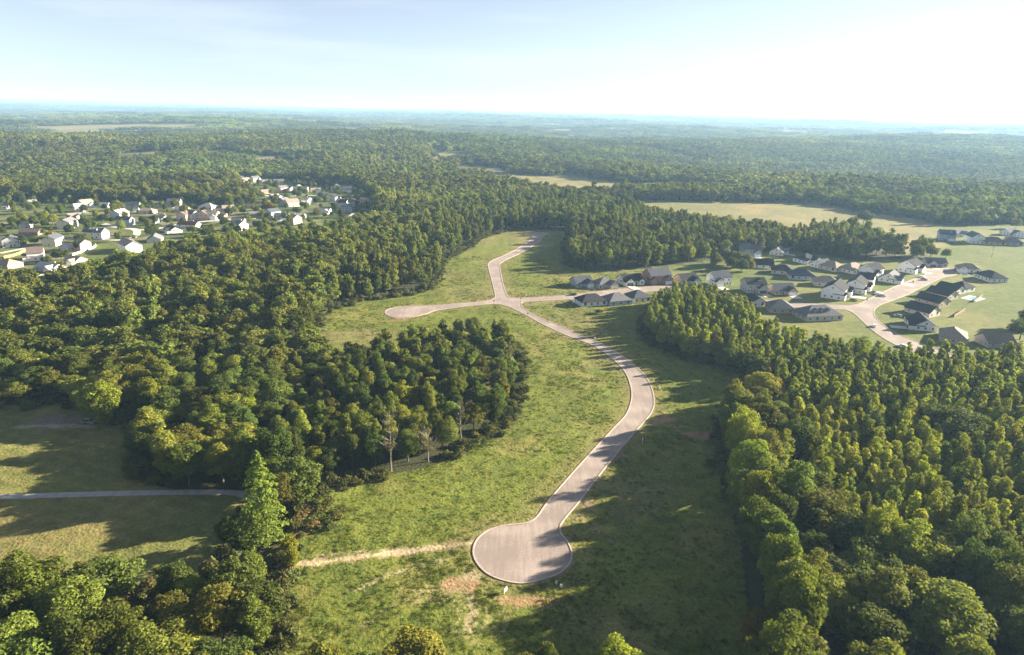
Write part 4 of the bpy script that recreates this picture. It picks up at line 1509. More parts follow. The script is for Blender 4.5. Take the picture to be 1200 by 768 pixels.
    if 'dormer' in label:
        sd_ = -1 if 90 < az < 270 else 1
        nd = 3 if 'dormers' in label else 1
        for i in range(nd):
            mb = MB()
            cx_ = W * .5 * ((i + .5) / nd - .5) + (W * .18 if nd == 1 else 0)
            hw = Dp / 2
            ya = sd_ * hw * .62
            zb = h + rise * .30
            zt_ = zb + 1.5
            y0_, y1_ = sorted((ya, sd_ * hw * .05))
            mb.box(cx_ - .85, cx_ + .85, y0_, y1_, zb, zt_, 0)
            n0 = len(mb.f)
            gable_roof(mb, cx_ - .85, cx_ + .85, y0_, y1_, zt_ + .004, .8, 'y', oh=.2, th=.1)
            mb.m[n0:] = [1] * (len(mb.f) - n0)
            ym = ya + sd_ * .02
            ys = sorted((ym, ym + sd_ * .03))
            mb.box(cx_ - .5, cx_ + .5, ys[0], ys[1], zb + .35, zt_ - .15, 2)
            mb.build("dormer", [M['w_white'], M['r_' + rcol], M['glass']], ro)
    if full:                                   # roof vents
        for i in range(2):
            mb = MB()
            vx = x0 + W * (.35 + .3 * i)
            vy = Dp * .22
            vz = h + rise - (vy * rise / (Dp / 2) if roof != 'y' else abs(vx) * rise / (W / 2))
            mb.tube([(vx, vy, vz - .3), (vx, vy, vz + .75)], [.1, .1], 6)
            mb.build("roof_vent", [M['darkmetal']], ro)
    return t

NEWG, OLDG = "houses of the new estate", "houses of the far left suburb"
NEW = [
    # px, py, W, D, az, roof, wall, roof colour, wing, storeys, label, driveway, garage
    (681, 334, 14, 13, 160, 'x', 'grey', 'slate', 1, 1, "pale grey house with steep dark roof, westernmost on the side street", 9, 'white'),
    (708, 335.5, 15, 13, 160, 'hip', 'beige', 'grey', 1, 1, "beige house with grey hipped roof beside the westernmost grey house", 9, 'white'),
    (738, 332, 17, 13, 160, 'x', 'white', 'charcoal', -1, 1, "white house with black garage door and two front gables on the side street", 10, 'black'),
    (769, 330.5, 18, 14, 160, 'x', 'brick', 'slate', 1, 2, "brown brick house with big slate roof shaded by the woods", 0, 'white'),
    (804, 331, 15, 13, 160, 'x', 'cream', 'charcoal', 1, 1, "dark roofed house half hidden behind the pines, right of the brick one", 0, 'white'),
    (842, 333, 15, 12, 165, 'x', 'white', 'slate', -1, 2, "white house with slate roof and small front gables behind the pine tops", 8, 'white'),
    (882, 341, 15, 12, 172, 'x', 'grey', 'charcoal', 1, 2, "two storey pale grey house with front dormer beside a yellow lawn", 8, 'black'),
    (915, 343, 16, 13, 172, 'x', 'tan', 'slate', 1, 1, "tan brick house with dark roof at the edge of the yellow lawn", 8, 'white'),
    (884, 357, 11, 12, 350, 'y', 'white', 'charcoal', 0, 1, "small white gabled house just clearing the pine tops", 0, 'white'),
    (692, 356.5, 19, 13, 340, 'hip', 'white', 'charcoal', 0, 1, "long white house with black hipped roof nearest the new junction", 0, 'white'),
    (722, 355, 17, 14, 340, 'hip', 'bluegrey', 'grey', 0, 1, "blue grey house with wide grey roof, second in the near row", 0, 'white'),
    (747, 351, 14, 14, 340, 'hip', 'white', 'slate', 0, 1, "white walled house touching the pines at the end of the near row", 0, 'white'),
    (913, 364, 15, 16, 95, 'hip', 'tan', 'grey', 0, 1, "grey roofed house with sunlit tan end wall in front of the yellow lawn", 0, 'white'),
    (957, 372, 26, 17, 350, 'hip', 'beige', 'grey', 0, 1, "biggest house, sprawling grey roof with a row of small dormers", 0, 'white'),
    (846, 299, 17, 12, 190, 'x', 'white', 'slate', 1, 1, "white house with slate roof at the wood edge, far back left", 8, 'white'),
    (878, 299, 18, 13, 185, 'x', 'bluegrey', 'slate', 1, 2, "large shaded blue grey house under the trees at the back", 7, 'white'),
    (911, 298, 15, 12, 120, 'x', 'cream', 'grey', 1, 1, "cream gabled house catching the sun in the back row", 6, 'white'),
    (893, 313, 17, 13, 10, 'x', 'white', 'charcoal', 0, 1, "white house with charcoal roof just right of the small wood", 0, 'white'),
    (916, 320, 17, 13, 20, 'hip', 'beige', 'charcoal', 0, 1, "beige hipped house between the small wood and the two grey roofs", 0, 'white'),
    (938, 326, 20, 14, 10, 'hip', 'bluegrey', 'slate', 0, 1, "blue grey house with broad dark hipped roof in the middle row", 0, 'white'),
    (944, 307, 17, 14, 150, 'hip', 'white', 'charcoal', 1, 1, "white house with charcoal hipped roof in the back row centre", 6, 'white'),
    (962, 313, 14, 12, 150, 'x', 'white', 'slate', 1, 1, "white gabled house tucked behind the tan hipped roofs", 6, 'white'),
    (975, 316, 17, 14, 60, 'hip', 'beige', 'tan', 0, 1, "tan hipped roof house, left of two alike in the back row", 0, 'white'),
    (998, 318, 20, 14, 150, 'hip', 'white', 'tan', 1, 1, "long tan hipped roof house, right of two alike in the back row", 6, 'white'),
    (1020, 323, 14, 13, 150, 'x', 'white', 'charcoal', -1, 2, "tall white house with black roof beside the lawn at the wood edge", 6, 'white'),
    (967, 334, 18, 13, 10, 'hip', 'beige', 'tan', 0, 1, "low house with one dark and one tan roof slope behind the white gable", 0, 'white'),
    (978, 347, 22, 15, 125, 'x', 'white', 'charcoal', 1, 2, "largest white gabled house standing broadside over a shaded lawn", 9, 'white'),
    (1003, 341, 19, 13, 125, 'x', 'white', 'charcoal', 1, 2, "tall white house squeezed behind the largest white gable", 8, 'white'),
    (1014, 335, 12, 11, 125, 'y', 'cream', 'charcoal', 0, 2, "narrow cream house with steep charcoal roof beside parked cars", 0, 'white'),
    (1043, 329, 18, 14, 130, 'x', 'white', 'grey', -1, 1, "white house with grey roof on the green corner of the curved street", 8, 'white'),
    (1066, 318, 18, 13, 140, 'x', 'white', 'charcoal', 1, 2, "dark roofed white house shaded by the tall tree at the street end", 6, 'white'),
    (1094, 311, 17, 12, 185, 'x', 'grey', 'slate', -1, 1, "low grey house with black garage facing down the street", 7, 'black'),
    (1133, 318, 17, 12, 200, 'hip', 'white', 'tan', -1, 1, "white house with tan hipped side roof right of the turning circle", 8, 'white'),
    (1160, 328, 20, 14, 265, 'hip', 'white', 'charcoal', 0, 1, "long white house with black hipped roof on the open lawn", 0, 'white'),
    (1103, 348, 11.5, 17, 334, 'y', 'cream', 'charcoal', 0, 1, "third house from the far end of the black roofed row", 0, 'white'),
    (1113, 342, 11, 16, 334, 'y', 'white', 'charcoal', 0, 1, "second house from the far end of the black roofed row", 0, 'white'),
    (1126, 340, 13, 13, 334, 'hip', 'white', 'charcoal', 0, 1, "far end house of the black roofed row beside the swimming pool", 0, 'white'),
    (1092, 356, 12, 18, 334, 'y', 'tan', 'charcoal', 0, 1, "steep black roofed house with tan gable in the middle of the row", 0, 'white'),
    (1080, 367.5, 12.5, 17, 330, 'y', 'beige', 'charcoal', 0, 1, "beige house with dark roof behind the long white one by the bend", 8, 'white'),
    (1079, 383, 19, 13, 285, 'x', 'white', 'charcoal', 1, 1, "long white house with row of small windows at the street bend", 9, 'black'),
    (1116, 398, 18, 14, 300, 'hip', 'tan', 'tan', 0, 1, "tan hipped house close to the plantation, right of the bend", 0, 'white'),
    (1165, 404, 16, 13, 0, 'x', 'grey', 'charcoal', 0, 1, "grey house with plain black roof nearest the plantation edge", 0, 'white'),
    (1108, 281, 15, 13, 200, 'x', 'bluegrey', 'slate', 1, 2, "blue grey house with white dormer at the left of the upper cluster", 0, 'white'),
    (1121, 276, 14, 12, 160, 'x', 'white', 'grey', 1, 1, "small white gabled house behind the left end of the upper cluster", 0, 'white'),
    (1141, 284, 18, 13, 100, 'x', 'white', 'slate', -1, 2, "white house with slate roof and open gable in the upper cluster", 0, 'white'),
    (1163, 286, 20, 14, 20, 'hip', 'tan', 'brown', 0, 1, "long brown roofed house behind the utility pole", 0, 'white'),
    (1186, 287, 17, 13, 20, 'hip', 'grey', 'grey', 0, 1, "grey roofed house at the right end of the upper cluster", 0, 'white'),
    (1182, 275, 15, 12, 160, 'x', 'white', 'grey', 1, 1, "white gabled house behind the grey roof at the upper right", 0, 'white'),
    (1199, 278, 15, 12, 160, 'x', 'white', 'slate', 1, 1, "white house cut by the right edge above the open field", 0, 'white'),
]
for a in NEW:
    house(a[0], a[1], a[2] * .92, a[3] * .92, *a[4:10], a[10], NEWG, True, a[11], a[12])
OLD = [
    (36, 240, 15, 11, 160, 'x', 'white', 'pale', 0, 1, "white house alone at the back behind the bright round trees"),
    (2, 245, 15, 11, 160, 'x', 'grey', 'grey', 0, 1, "grey house on the left edge below the wood"),
    (27, 267, 15, 12, 110, 'y', 'white', 'pale', 0, 1, "white gabled house left of the long brick one"),
    (37, 275, 20, 11, 175, 'x', 'brick', 'brown', 0, 1, "long low brick house with brown roof facing a lawn"),
    (2, 286, 14, 12, 170, 'x', 'white', 'grey', 0, 1, "white house cut by the left edge at the lower street"),
    (14, 289, 14, 11, 150, 'y', 'white', 'slate', 0, 2, "white gabled house behind the dark conifers on the left"),
    (63, 287, 20, 12, 80, 'x', 'cream', 'slate', 0, 2, "dark slate roofed house with bright gable end near the yellow shrub"),
    (43, 304, 15, 12, 240, 'y', 'white', 'brown', 1, 2, "white gable and brown roof house beside the yellow fence"),
    (10, 313, 19, 13, 200, 'hip', 'pink', 'tan', 0, 1, "pinkish brick house at the lower left edge of the suburb"),
    (60, 317, 22, 12, 200, 'x', 'white', 'pale', 1, 1, "long white house with pale roof, nearest of the suburb"),
    (89, 309, 15, 12, 200, 'x', 'white', 'tan', 1, 1, "tan roofed house half under the big round trees"),
    (80, 293, 13, 10, 200, 'hip', 'white', 'pale', 0, 1, "small pale hipped house before the dark tree"),
    (97, 293, 12, 10, 110, 'y', 'pink', 'tan', 0, 2, "narrow pink gabled house behind the dark tree"),
    (80, 267, 22, 13, 80, 'x', 'cream', 'grey', 0, 2, "large grey roofed house with bright cream end wall"),
    (88, 256, 15, 11, 140, 'x', 'white', 'tan', 1, 1, "white house with tan roof, lower one of the stacked pair"),
    (95, 248, 15, 12, 140, 'x', 'white', 'pale', 1, 2, "white house in the middle of the stepped row"),
    (101, 243, 16, 12, 120, 'x', 'white', 'tan', 1, 2, "white two storey house at the top of the stepped row"),
    (113, 279, 22, 12, 185, 'x', 'white', 'slate', 0, 2, "dark roofed house with three dormers beside the street bend"),
    (122, 243, 14, 11, 170, 'x', 'grey', 'grey', 0, 1, "grey house under the round yellow tree"),
    (141, 256, 17, 13, 100, 'x', 'white', 'pale', 0, 2, "big bright white house above the turning circle"),
    (147, 264, 17, 11, 180, 'x', 'bluegrey', 'charcoal', 0, 2, "blue grey house with black roof below the big white one"),
    (157, 246, 16, 12, 165, 'x', 'grey', 'charcoal', 1, 2, "grey gabled house at the back beside the yellow tree"),
    (153, 294, 26, 14, 225, 'x', 'white', 'tan', 0, 2, "large white house with tan roof below the turning circle"),
    (173, 250, 20, 11, 180, 'hip', 'beige', 'tan', 0, 1, "long tan roofed house at the back of the street"),
    (178, 261, 14, 11, 180, 'x', 'bluegrey', 'slate', 0, 1, "small slate house in the shade by the turning circle"),
    (192, 259, 14, 11, 120, 'y', 'white', 'tan', 0, 1, "white gable beside the dark shrubs mid street"),
    (189, 242, 14, 11, 170, 'x', 'cream', 'tan', 0, 1, "cream house below the wood at the street back"),
    (205, 242, 17, 12, 170, 'x', 'grey', 'slate', 1, 2, "dark grey house against the shaded wood"),
    (214, 248, 17, 11, 180, 'x', 'tan', 'tan', 0, 1, "flat looking tan house behind the pink gable"),
    (182, 283, 20, 13, 250, 'x', 'grey', 'grey', 0, 1, "grey roofed house among trees below the turning circle"),
    (203, 272, 20, 13, 225, 'x', 'white', 'charcoal', 1, 1, "white house with black and pale roof slopes facing the trees"),
    (216, 258, 13, 11, 190, 'y', 'pink', 'brown', 0, 2, "pink gabled house left of the maroon roof"),
    (222, 266, 24, 11, 190, 'x', 'white', 'maroon', 0, 1, "long house with maroon roof"),
    (227, 257, 14, 11, 120, 'y', 'white', 'slate', 0, 2, "white steep gabled house behind the maroon roof"),
    (239, 257, 14, 11, 180, 'y', 'pink', 'brown', 0, 2, "pink front gabled house right of the white steep gable"),
    (245, 248, 19, 15, 190, 'hip', 'white', 'pale', 0, 2, "house with tall pale roof rising over its neighbours"),
    (249, 257, 16, 11, 180, 'x', 'white', 'tan', 1, 2, "white fronted house below the tall pale roof"),
    (258, 254, 15, 11, 180, 'x', 'pink', 'tan', 0, 2, "rosy house right of the white fronted one"),
    (268, 250, 15, 12, 150, 'x', 'cream', 'tan', 1, 2, "cream house near the pointed evergreen"),
    (273, 270, 17, 13, 140, 'x', 'pink', 'brown', 0, 1, "pink brick house among trees at the street's right end"),
    (282, 270, 14, 11, 120, 'y', 'white', 'grey', 0, 2, "narrow bright white house beside the pink brick one"),
    (280, 262, 15, 11, 180, 'x', 'grey', 'grey', 0, 1, "grey roofed house behind the narrow white one"),
    (299, 254, 15, 11, 150, 'x', 'bluegrey', 'grey', 0, 1, "lone blue grey house between the two groups"),
    (281, 213, 15, 12, 120, 'x', 'white', 'slate', 1, 2, "leftmost white house of the upper row against the wood"),
    (288, 215, 14, 11, 130, 'x', 'cream', 'tan', 1, 2, "cream house second along the upper row"),
    (299, 213, 17, 12, 120, 'x', 'white', 'grey', 1, 2, "white house with bright gable, middle of the upper row"),
    (312, 215, 15, 11, 150, 'x', 'white', 'tan', 1, 1, "white house where the upper row thins out"),
    (327, 217, 17, 12, 160, 'x', 'grey', 'grey', 0, 2, "grey house at the right end of the upper row"),
    (297, 227, 13, 10, 140, 'x', 'white', 'pale', 0, 1, "small white house in the dark hollow below the upper row"),
    (311, 227, 14, 10, 140, 'x', 'pink', 'tan', 0, 1, "small rosy house in the trees below the upper row"),
    (331, 225, 16, 11, 120, 'x', 'pink', 'grey', 0, 2, "rosy house at the top of the second street"),
    (338, 223, 15, 11, 200, 'x', 'grey', 'grey', 0, 1, "grey roofed house behind the second street"),
    (322, 233, 14, 11, 120, 'x', 'white', 'pale', 1, 1, "white house at the left of the second street"),
    (350, 225, 15, 11, 180, 'y', 'white', 'tan', 0, 2, "white front gabled house above the second street"),
    (356, 226, 14, 11, 180, 'x', 'white', 'grey', 0, 2, "white house with dark window right of the front gable"),
    (333, 241, 17, 13, 100, 'x', 'bluegrey', 'grey', 0, 2, "blue grey house left of the pale porch"),
    (342, 242, 18, 12, 140, 'x', 'cream', 'tan', 0, 2, "cream house with pale porch in the second street"),
    (360, 240, 12, 10, 110, 'y', 'white', 'pale', 0, 2, "narrow white gable standing alone in the second street"),
    (320, 254, 16, 12, 120, 'x', 'bluegrey', 'slate', 0, 2, "slate roofed house just behind the lower wood"),
    (331, 256, 18, 12, 180, 'x', 'white', 'grey', 1, 1, "grey gabled house showing over the lower wood"),
    (345, 262, 14, 12, 120, 'y', 'pink', 'tan', 0, 2, "pink and white house nearest the lower wood"),
    (352, 256, 12, 10, 180, 'x', 'white', 'pale', 0, 1, "little white house right of the pink and white one"),
    (370, 225, 16, 11, 160, 'x', 'white', 'tan', 1, 1, "white house before the tall rounded trees"),
    (378, 230, 18, 11, 160, 'x', 'bluegrey', 'slate', 0, 1, "dark slate roof right of the white house by the tall trees"),
    (394, 224, 15, 11, 180, 'y', 'white', 'slate', 0, 2, "white house with sharp peak under the far wood"),
    (406, 225, 19, 11, 170, 'x', 'white', 'tan', 1, 2, "white house with several peaks near the far wood"),
    (391, 236, 16, 12, 100, 'x', 'white', 'charcoal', 1, 2, "white end wall house with black roof below the sharp peak"),
    (403, 243, 14, 11, 100, 'y', 'white', 'charcoal', 0, 2, "tall white gable at the dark bottom of the suburb"),
    (411, 242, 16, 11, 130, 'x', 'white', 'slate', 0, 2, "white house right of the tall white gable"),
    (380, 250, 18, 12, 190, 'x', 'white', 'pale', 1, 1, "white gabled house at the wood edge, front of the suburb"),
    (407, 248, 14, 11, 170, 'x', 'bluegrey', 'grey', 0, 2, "shaded blue grey house in front of the tall white gable"),
    (414, 256, 13, 10, 160, 'hip', 'white', 'pale', 0, 1, "pale roof isolated among the trees at the suburb's right"),
    (422, 233, 15, 11, 160, 'x', 'white', 'grey', 0, 1, "grey roofed house at the right end under the trees"),
    (427, 237, 13, 10, 160, 'x', 'white', 'tan', 0, 1, "small white house at the far right end of the suburb"),
]
for a in OLD:
    house(a[0], a[1], a[2] * .84, a[3] * .88, a[4], a[5], 'offwhite' if a[6] == 'white' and (a[0] * 7 + a[1]) % 5 else a[6], *a[7:10], a[10], OLDG, False, 8 if a[8] else 0, chim=(a[0] % 3 == 0))

# ------------------------------------------------------------------ cars, posts, signs, pool, fences
CARP = [surf("car_paint_%s" % nm, c, 0.3, 0.03, 1.0, spec=0.6) for nm, c in
        (('white', (.75, .75, .75)), ('black', (.02, .02, .025)), ('grey', (.2, .21, .22)), ('red', (.35, .03, .03)), ('blue', (.04, .07, .2)))]
M['headlight'] = surf("headlight", (.8, .8, .78), .2, .02, 1.0)
def car(px, py, az, paint, label, van=False):
    x, y = G(px, py)
    t = empty("parked_car", (x, y, hgt(x, y) + .03), math.radians(180 - az))
    tag(t, label, "car", "cars parked on the estate")
    L_, W_ = (4.7, 1.85) if not van else (5.4, 2.0)
    b = MB()
    prof = [(-L_ / 2, .35), (-L_ / 2, .75), (-L_ / 2 + .25, .92), (-L_ / 2 + 1.25, 1.0), (-L_ / 2 + 1.9, 1.45 if not van else 1.75), (L_ / 2 - 1.1, 1.48 if not van else 1.8), (L_ / 2 - .3, 1.02), (L_ / 2, .95), (L_ / 2, .35)]
    n_ = len(prof)
    def wx(z):
        return W_ / 2 * (1 - max(0, z - .95) * .28)
    V = [(-wx(z), a, z) for a, z in prof] + [(wx(z), a, z) for a, z in prof]
    b.mesh(V, [tuple(range(n_)), tuple(range(2 * n_ - 1, n_ - 1, -1))] + [(i, n_ + i, n_ + (i + 1) % n_, (i + 1) % n_) for i in range(n_)])
    b.build("body", [paint], t)
    g_ = MB()
    zt = 1.42 if not van else 1.7
    for sx in (-1, 1):
        e = .012
        pts = [(sx * (wx(1.0) + e), -L_ / 2 + 1.45, 1.02), (sx * (wx(1.0) + e), L_ / 2 - .6, 1.03), (sx * (wx(zt) + e), L_ / 2 - 1.15, zt), (sx * (wx(zt) + e), -L_ / 2 + 1.98, zt)]
        g_.poly(pts)
    g_.build("window", [M['glass']], t)
    g_ = MB()
    g_.poly([(-.72, -L_ / 2 + 1.27, 1.04), (.72, -L_ / 2 + 1.27, 1.04), (.66, -L_ / 2 + 1.83, zt), (-.66, -L_ / 2 + 1.83, zt)])
    g_.build("windscreen", [M['glass']], t)
    for sx in (-1, 1):
        for yy in (-L_ / 2 + .85, L_ / 2 - .9):
            q = MB()
            q.tube([(sx * (W_ / 2 - .2), yy, .33), (sx * (W_ / 2 + .02), yy, .33)], [.33, .33], 12)
            wlh = q.build("wheel", [M['rubber']], t)
            q = MB()
            q.tube([(sx * (W_ / 2 + .02), yy, .33), (sx * (W_ / 2 + .035), yy, .33)], [.2, .19], 10)
            q.build("rim", [M['signwhite']], wlh)
        q = MB()
        q.box(sx * .62 - .18, sx * .62 + .18, -L_ / 2 - .015, -L_ / 2 + .05, .6, .74)
        q.build("headlight", [M['headlight']], t)
    return t
for a in ((671.5, 346.3, 260, 1, "black car parked on the side street before the westernmost house"),
          (669, 354.5, 240, 2, "dark grey car by the corner of the long white house nearest the junction"),
          (1024, 343.5, 130, 1, "black car closest to the narrow cream house on its driveway"),
          (1029, 345.5, 130, 0, "white car in the middle of the driveway by the cream house"),
          (1034, 347.5, 130, 2, "grey car at the street end of the cream house's driveway"),
          (1000, 352.8, 120, 1, "black car in front of the largest white gabled house"),
          (1024.5, 383, 30, 0, "white car standing in the curved street near the bend"),
          (1057, 406.5, 300, 0, "white car at the lower end of the curved street by the plantation"),
          (1080, 325.5, 130, 0, "white car outside the dark roofed house at the street end"),
          (1083, 328.5, 130, 1, "black car at the kerb near the turning circle"),
          (1052, 371, 300, 2, "grey car on the driveway behind the long white house by the bend"),
          (1119, 317, 250, 1, "black car beside the white house with tan side roof"),
          (902, 300.5, 200, 2, "grey car in the far back row beside the cream gable"),
          (889, 350, 170, 2, "grey car on the driveway below the two storey grey house")):
    car(a[0], a[1], a[2], CARP[a[3]], a[4])
car(104, 496, 95, CARP[2], "grey and dark utility vehicle parked on the lawn by the gravel pad", True)

def post(px, py, h, label, cat="post", name="street_post", plate=True):
    x, y = G(px, py)
    t = empty(name, (x, y, hgt(x, y)))
    tag(t, label, cat, "thin posts along the new road")
    m_ = MB()
    m_.tube([(0, 0, -.2), (0, 0, h)], [.07, .05], 8)
    m_.build("pole", [M['darkmetal']], t)
    m_ = MB()
    if plate:
        m_.box(-.35, .35, -.02, .02, h - .75, h - .08)
        m_.build("plate", [M['darkmetal']], t)
    else:
        m_.tube([(0, 0, h), (0, 0, h + .12), (0, 0, h + .5), (0, 0, h + .6)], [.08, .2, .16, .03], 8)
        m_.build("lamp_head", [M['signwhite']], t)
post(578.7, 357.5, 3.2, "dark thin post left of the junction at the mouth of the west branch")
post(610.2, 354.5, 3.0, "dark post on the right corner of the junction")
post(618.5, 371.5, 2.6, "thin post on the left kerb just below the junction")
post(641.5, 378.5, 2.2, "low dark post on the right kerb below the junction")
post(1042.5, 335, 4.0, "lamp post on the driveway side of the curved street", "lamp post", "lamp_post", False)
x, y = G(1162, 302)
t = empty("utility_pole", (x, y, hgt(x, y)))
tag(t, "wooden utility pole alone in the field behind the estate", "utility pole")
m_ = MB()
m_.tube([(0, 0, -.4), (0, 0, 10)], [.2, .13], 8)
m_.build("pole", [M['wood']], t)
m_ = MB()
m_.box(-1.1, 1.1, .12, .26, 9.1, 9.3)
m_.build("crossarm", [M['wood']], t)
for sx in (-.9, 0, .9):
    m_ = MB()
    m_.tube([(sx, .19, 9.3), (sx, .19, 9.55)], [.07, .05], 6)
    m_.build("insulator", [M['stone']], t)

def board(px, py, rz, w_, h_, z0, label):
    x, y = G(px, py)
    t = empty("sign_board", (x, y, hgt(x, y)), rz)
    tag(t, label, "sign")
    m_ = MB()
    m_.box(-w_ / 2, w_ / 2, -.04, .04, z0, z0 + h_)
    m_.build("panel", [M['signwhite']], t)
    for sx in (-1, 1):
        m_ = MB()
        m_.box(sx * w_ / 2 - .06, sx * w_ / 2 + .06, .045, .16, -.2, z0 + h_ + .1)
        m_.build("post", [M['signwhite']], t)
board(592.5, 695, math.radians(60), 1.3, .9, .6, "white two post sign board below the cul-de-sac")
board(753, 520, math.radians(80), 1.5, 1.0, 1.3, "white sign board on posts right of the road bend")
for px, py, lab in ((657.5, 688, "small white utility box at the lower right of the cul-de-sac"),
                    (652, 684, "low white utility box nearer the kerb of the cul-de-sac"),
                    (773, 455, "white utility box in the shade beside the outer road bend"),
                    (697, 397, "white utility box on the shaded grass right of the road"),
                    (617, 346, "white utility box above the junction on the east side street")):
    x, y = G(px, py)
    t = empty("utility_box", (x, y, hgt(x, y)), .4)
    tag(t, lab, "utility box", "utility boxes along the new road")
    m_ = MB()
    m_.box(-.26, .26, -.22, .22, 0, .7)
    m_.build("cabinet", [M['signwhite']], t)
    m_ = MB()
    m_.box(-.3, .3, -.26, .26, .705, .77)
    m_.build("lid", [M['stone']], t)
    m_ = MB()
    m_.box(-.38, .38, -.34, .34, -.15, .03)
    m_.build("base", [M['concrete']], t)

# mailboxes and wheeled bins at the kerb of the estate
for i, (px, py, lab) in enumerate(((1030, 352, "mailbox on a post by the driveway with three parked cars"), (1010, 356.5, "mailbox on a post below the largest white gabled house"),
                                   (1047, 340, "mailbox on a post at the green corner of the curved street"), (1031, 372, "mailbox on a post at the bend of the curved street"),
                                   (1063, 349, "mailbox on a post across the street from the grey roofed corner house"), (716, 344, "mailbox on a post between the beige house and the white one on the side street"),
                                   (742, 341, "mailbox on a post before the house with black garage door"))):
    x, y = G(px, py)
    t = empty("mailbox", (x, y, hgt(x, y)), i * .8)
    tag(t, lab, "mailbox", "mailboxes of the estate")
    m_ = MB()
    m_.box(-.06, .06, -.06, .06, -.2, 1.05)
    m_.build("post", [M['wood']], t)
    m_ = MB()
    m_.tube([(-.28, 0, 1.22), (.28, 0, 1.22)], [.16, .16], 10)
    m_.build("box", [M['darkmetal'] if i % 2 else M['signwhite']], t)
M['bin'] = surf("bin_plastic", (.03, .06, .04), .5, .1, 2.0)
for i, (px, py, lab) in enumerate(((700, 340, "dark wheeled bin beside the beige house's driveway"), (1016, 352, "dark wheeled bin at the end of the largest white gabled house's driveway"),
                                   (1050, 372, "dark wheeled bin by the long white house at the bend"), (1070, 331, "dark wheeled bin at the kerb near the street end"))):
    x, y = G(px, py)
    t = empty("wheeled_bin", (x, y, hgt(x, y)), i * 1.1)
    tag(t, lab, "bin", "wheeled bins of the estate")
    m_ = MB()
    m_.mesh([(-.25, -.28, .05), (.25, -.28, .05), (.25, .28, .05), (-.25, .28, .05), (-.3, -.34, 1.0), (.3, -.34, 1.0), (.3, .36, 1.0), (-.3, .36, 1.0)],
            [(0, 3, 2, 1), (4, 5, 6, 7), (0, 1, 5, 4), (1, 2, 6, 5), (2, 3, 7, 6), (3, 0, 4, 7)])
    m_.build("body", [M['bin']], t)
    m_ = MB()
    m_.mesh([(-.33, -.38, 1.005), (.33, -.38, 1.005), (.33, .4, 1.005), (-.33, .4, 1.005), (-.33, -.36, 1.05), (.33, -.36, 1.05), (.33, .4, 1.12), (-.33, .4, 1.12)],
            [(0, 3, 2, 1), (4, 5, 6, 7), (0, 1, 5, 4), (1, 2, 6, 5), (2, 3, 7, 6), (3, 0, 4, 7)])
    m_.build("lid", [M['bin']], t)
    for sx in (-.27, .27):
        m_ = MB()
        m_.tube([(sx - .03, .33, .12), (sx + .03, .33, .12)], [.12, .12], 10)
        m_.build("wheel", [M['rubber']], t)

# swimming pool behind the black roofed row
M['pool'] = surf("pool_water", (.10, .42, .50), .08, .08, .6, spec=.6)
x, y = G(1140, 350)
t = empty("swimming_pool", (x, y, .02), math.radians(35))
tag(t, "small blue swimming pool with pale paved deck behind the black roofed row", "pool")
m_ = MB()
for bx in ((-7, 7, -5, -2), (-7, 7, 2, 5), (-7, -4, -1.998, 1.998), (4, 7, -1.998, 1.998)):
    m_.box(*bx, -.1, .16)
m_.build("deck", [M['concrete']], t)
m_ = MB()
m_.box(-3.998, 3.998, -1.998, 1.998, -.1, .08)
m_.build("water", [M['pool']], t)

def fence(pts, h, mat, label, group=None, step=2.4):
    P = catmull(GP(pts), 4) if len(pts) > 2 else GP(pts)
    t = empty("fence", (*P[0], 0))
    tag(t, label, "fence", group)
    m_ = MB()
    for (ax, ay), (bx, by) in zip(P[:-1], P[1:]):
        m_.poly([(ax - P[0][0], ay - P[0][1], .1), (bx - P[0][0], by - P[0][1], .1), (bx - P[0][0], by - P[0][1], h), (ax - P[0][0], ay - P[0][1], h)])
    o = m_.build("boards", [mat], t)
    md = o.modifiers.new("thick", 'SOLIDIFY')
    md.thickness = .05
    d = np.concatenate([[0], np.cumsum(np.hypot(*np.diff(P, axis=0).T))])
    for s_ in np.arange(0, d[-1], max(step, d[-1] / 30)):
        q = MB()
        a, b_ = np.interp(s_, d, P[:, 0]) - P[0][0], np.interp(s_, d, P[:, 1]) - P[0][1]
        q.box(a - .07, a + .07, b_ - .07, b_ + .07, -.2, h + .1)
        q.build("post", [mat], t)
M['yellowfence'] = surf("yellow_boards", (.62, .42, .10), .8, .15, 2.0)
fence([(5, 303), (18, 300), (32, 294)], 1.9, M['yellowfence'], "honey yellow board fence on the left behind the brown roofed white house")
fence([(85, 300), (110, 291), (112, 287)], 1.7, M['trim'], "white fence round the lawn left of the large tan roofed house")
fence([(50, 296), (80, 298)], 1.7, M['wood'], "brown fence below the slate roofed house with bright gable end")
fence([(1118, 372), (1131, 364)], 1.8, M['wood'], "dark wood fence standing on the lawn behind the black roofed row")
fence([(1141, 354.5), (1152, 347)], 1.7, M['wood'], "dark fence along the swimming pool")

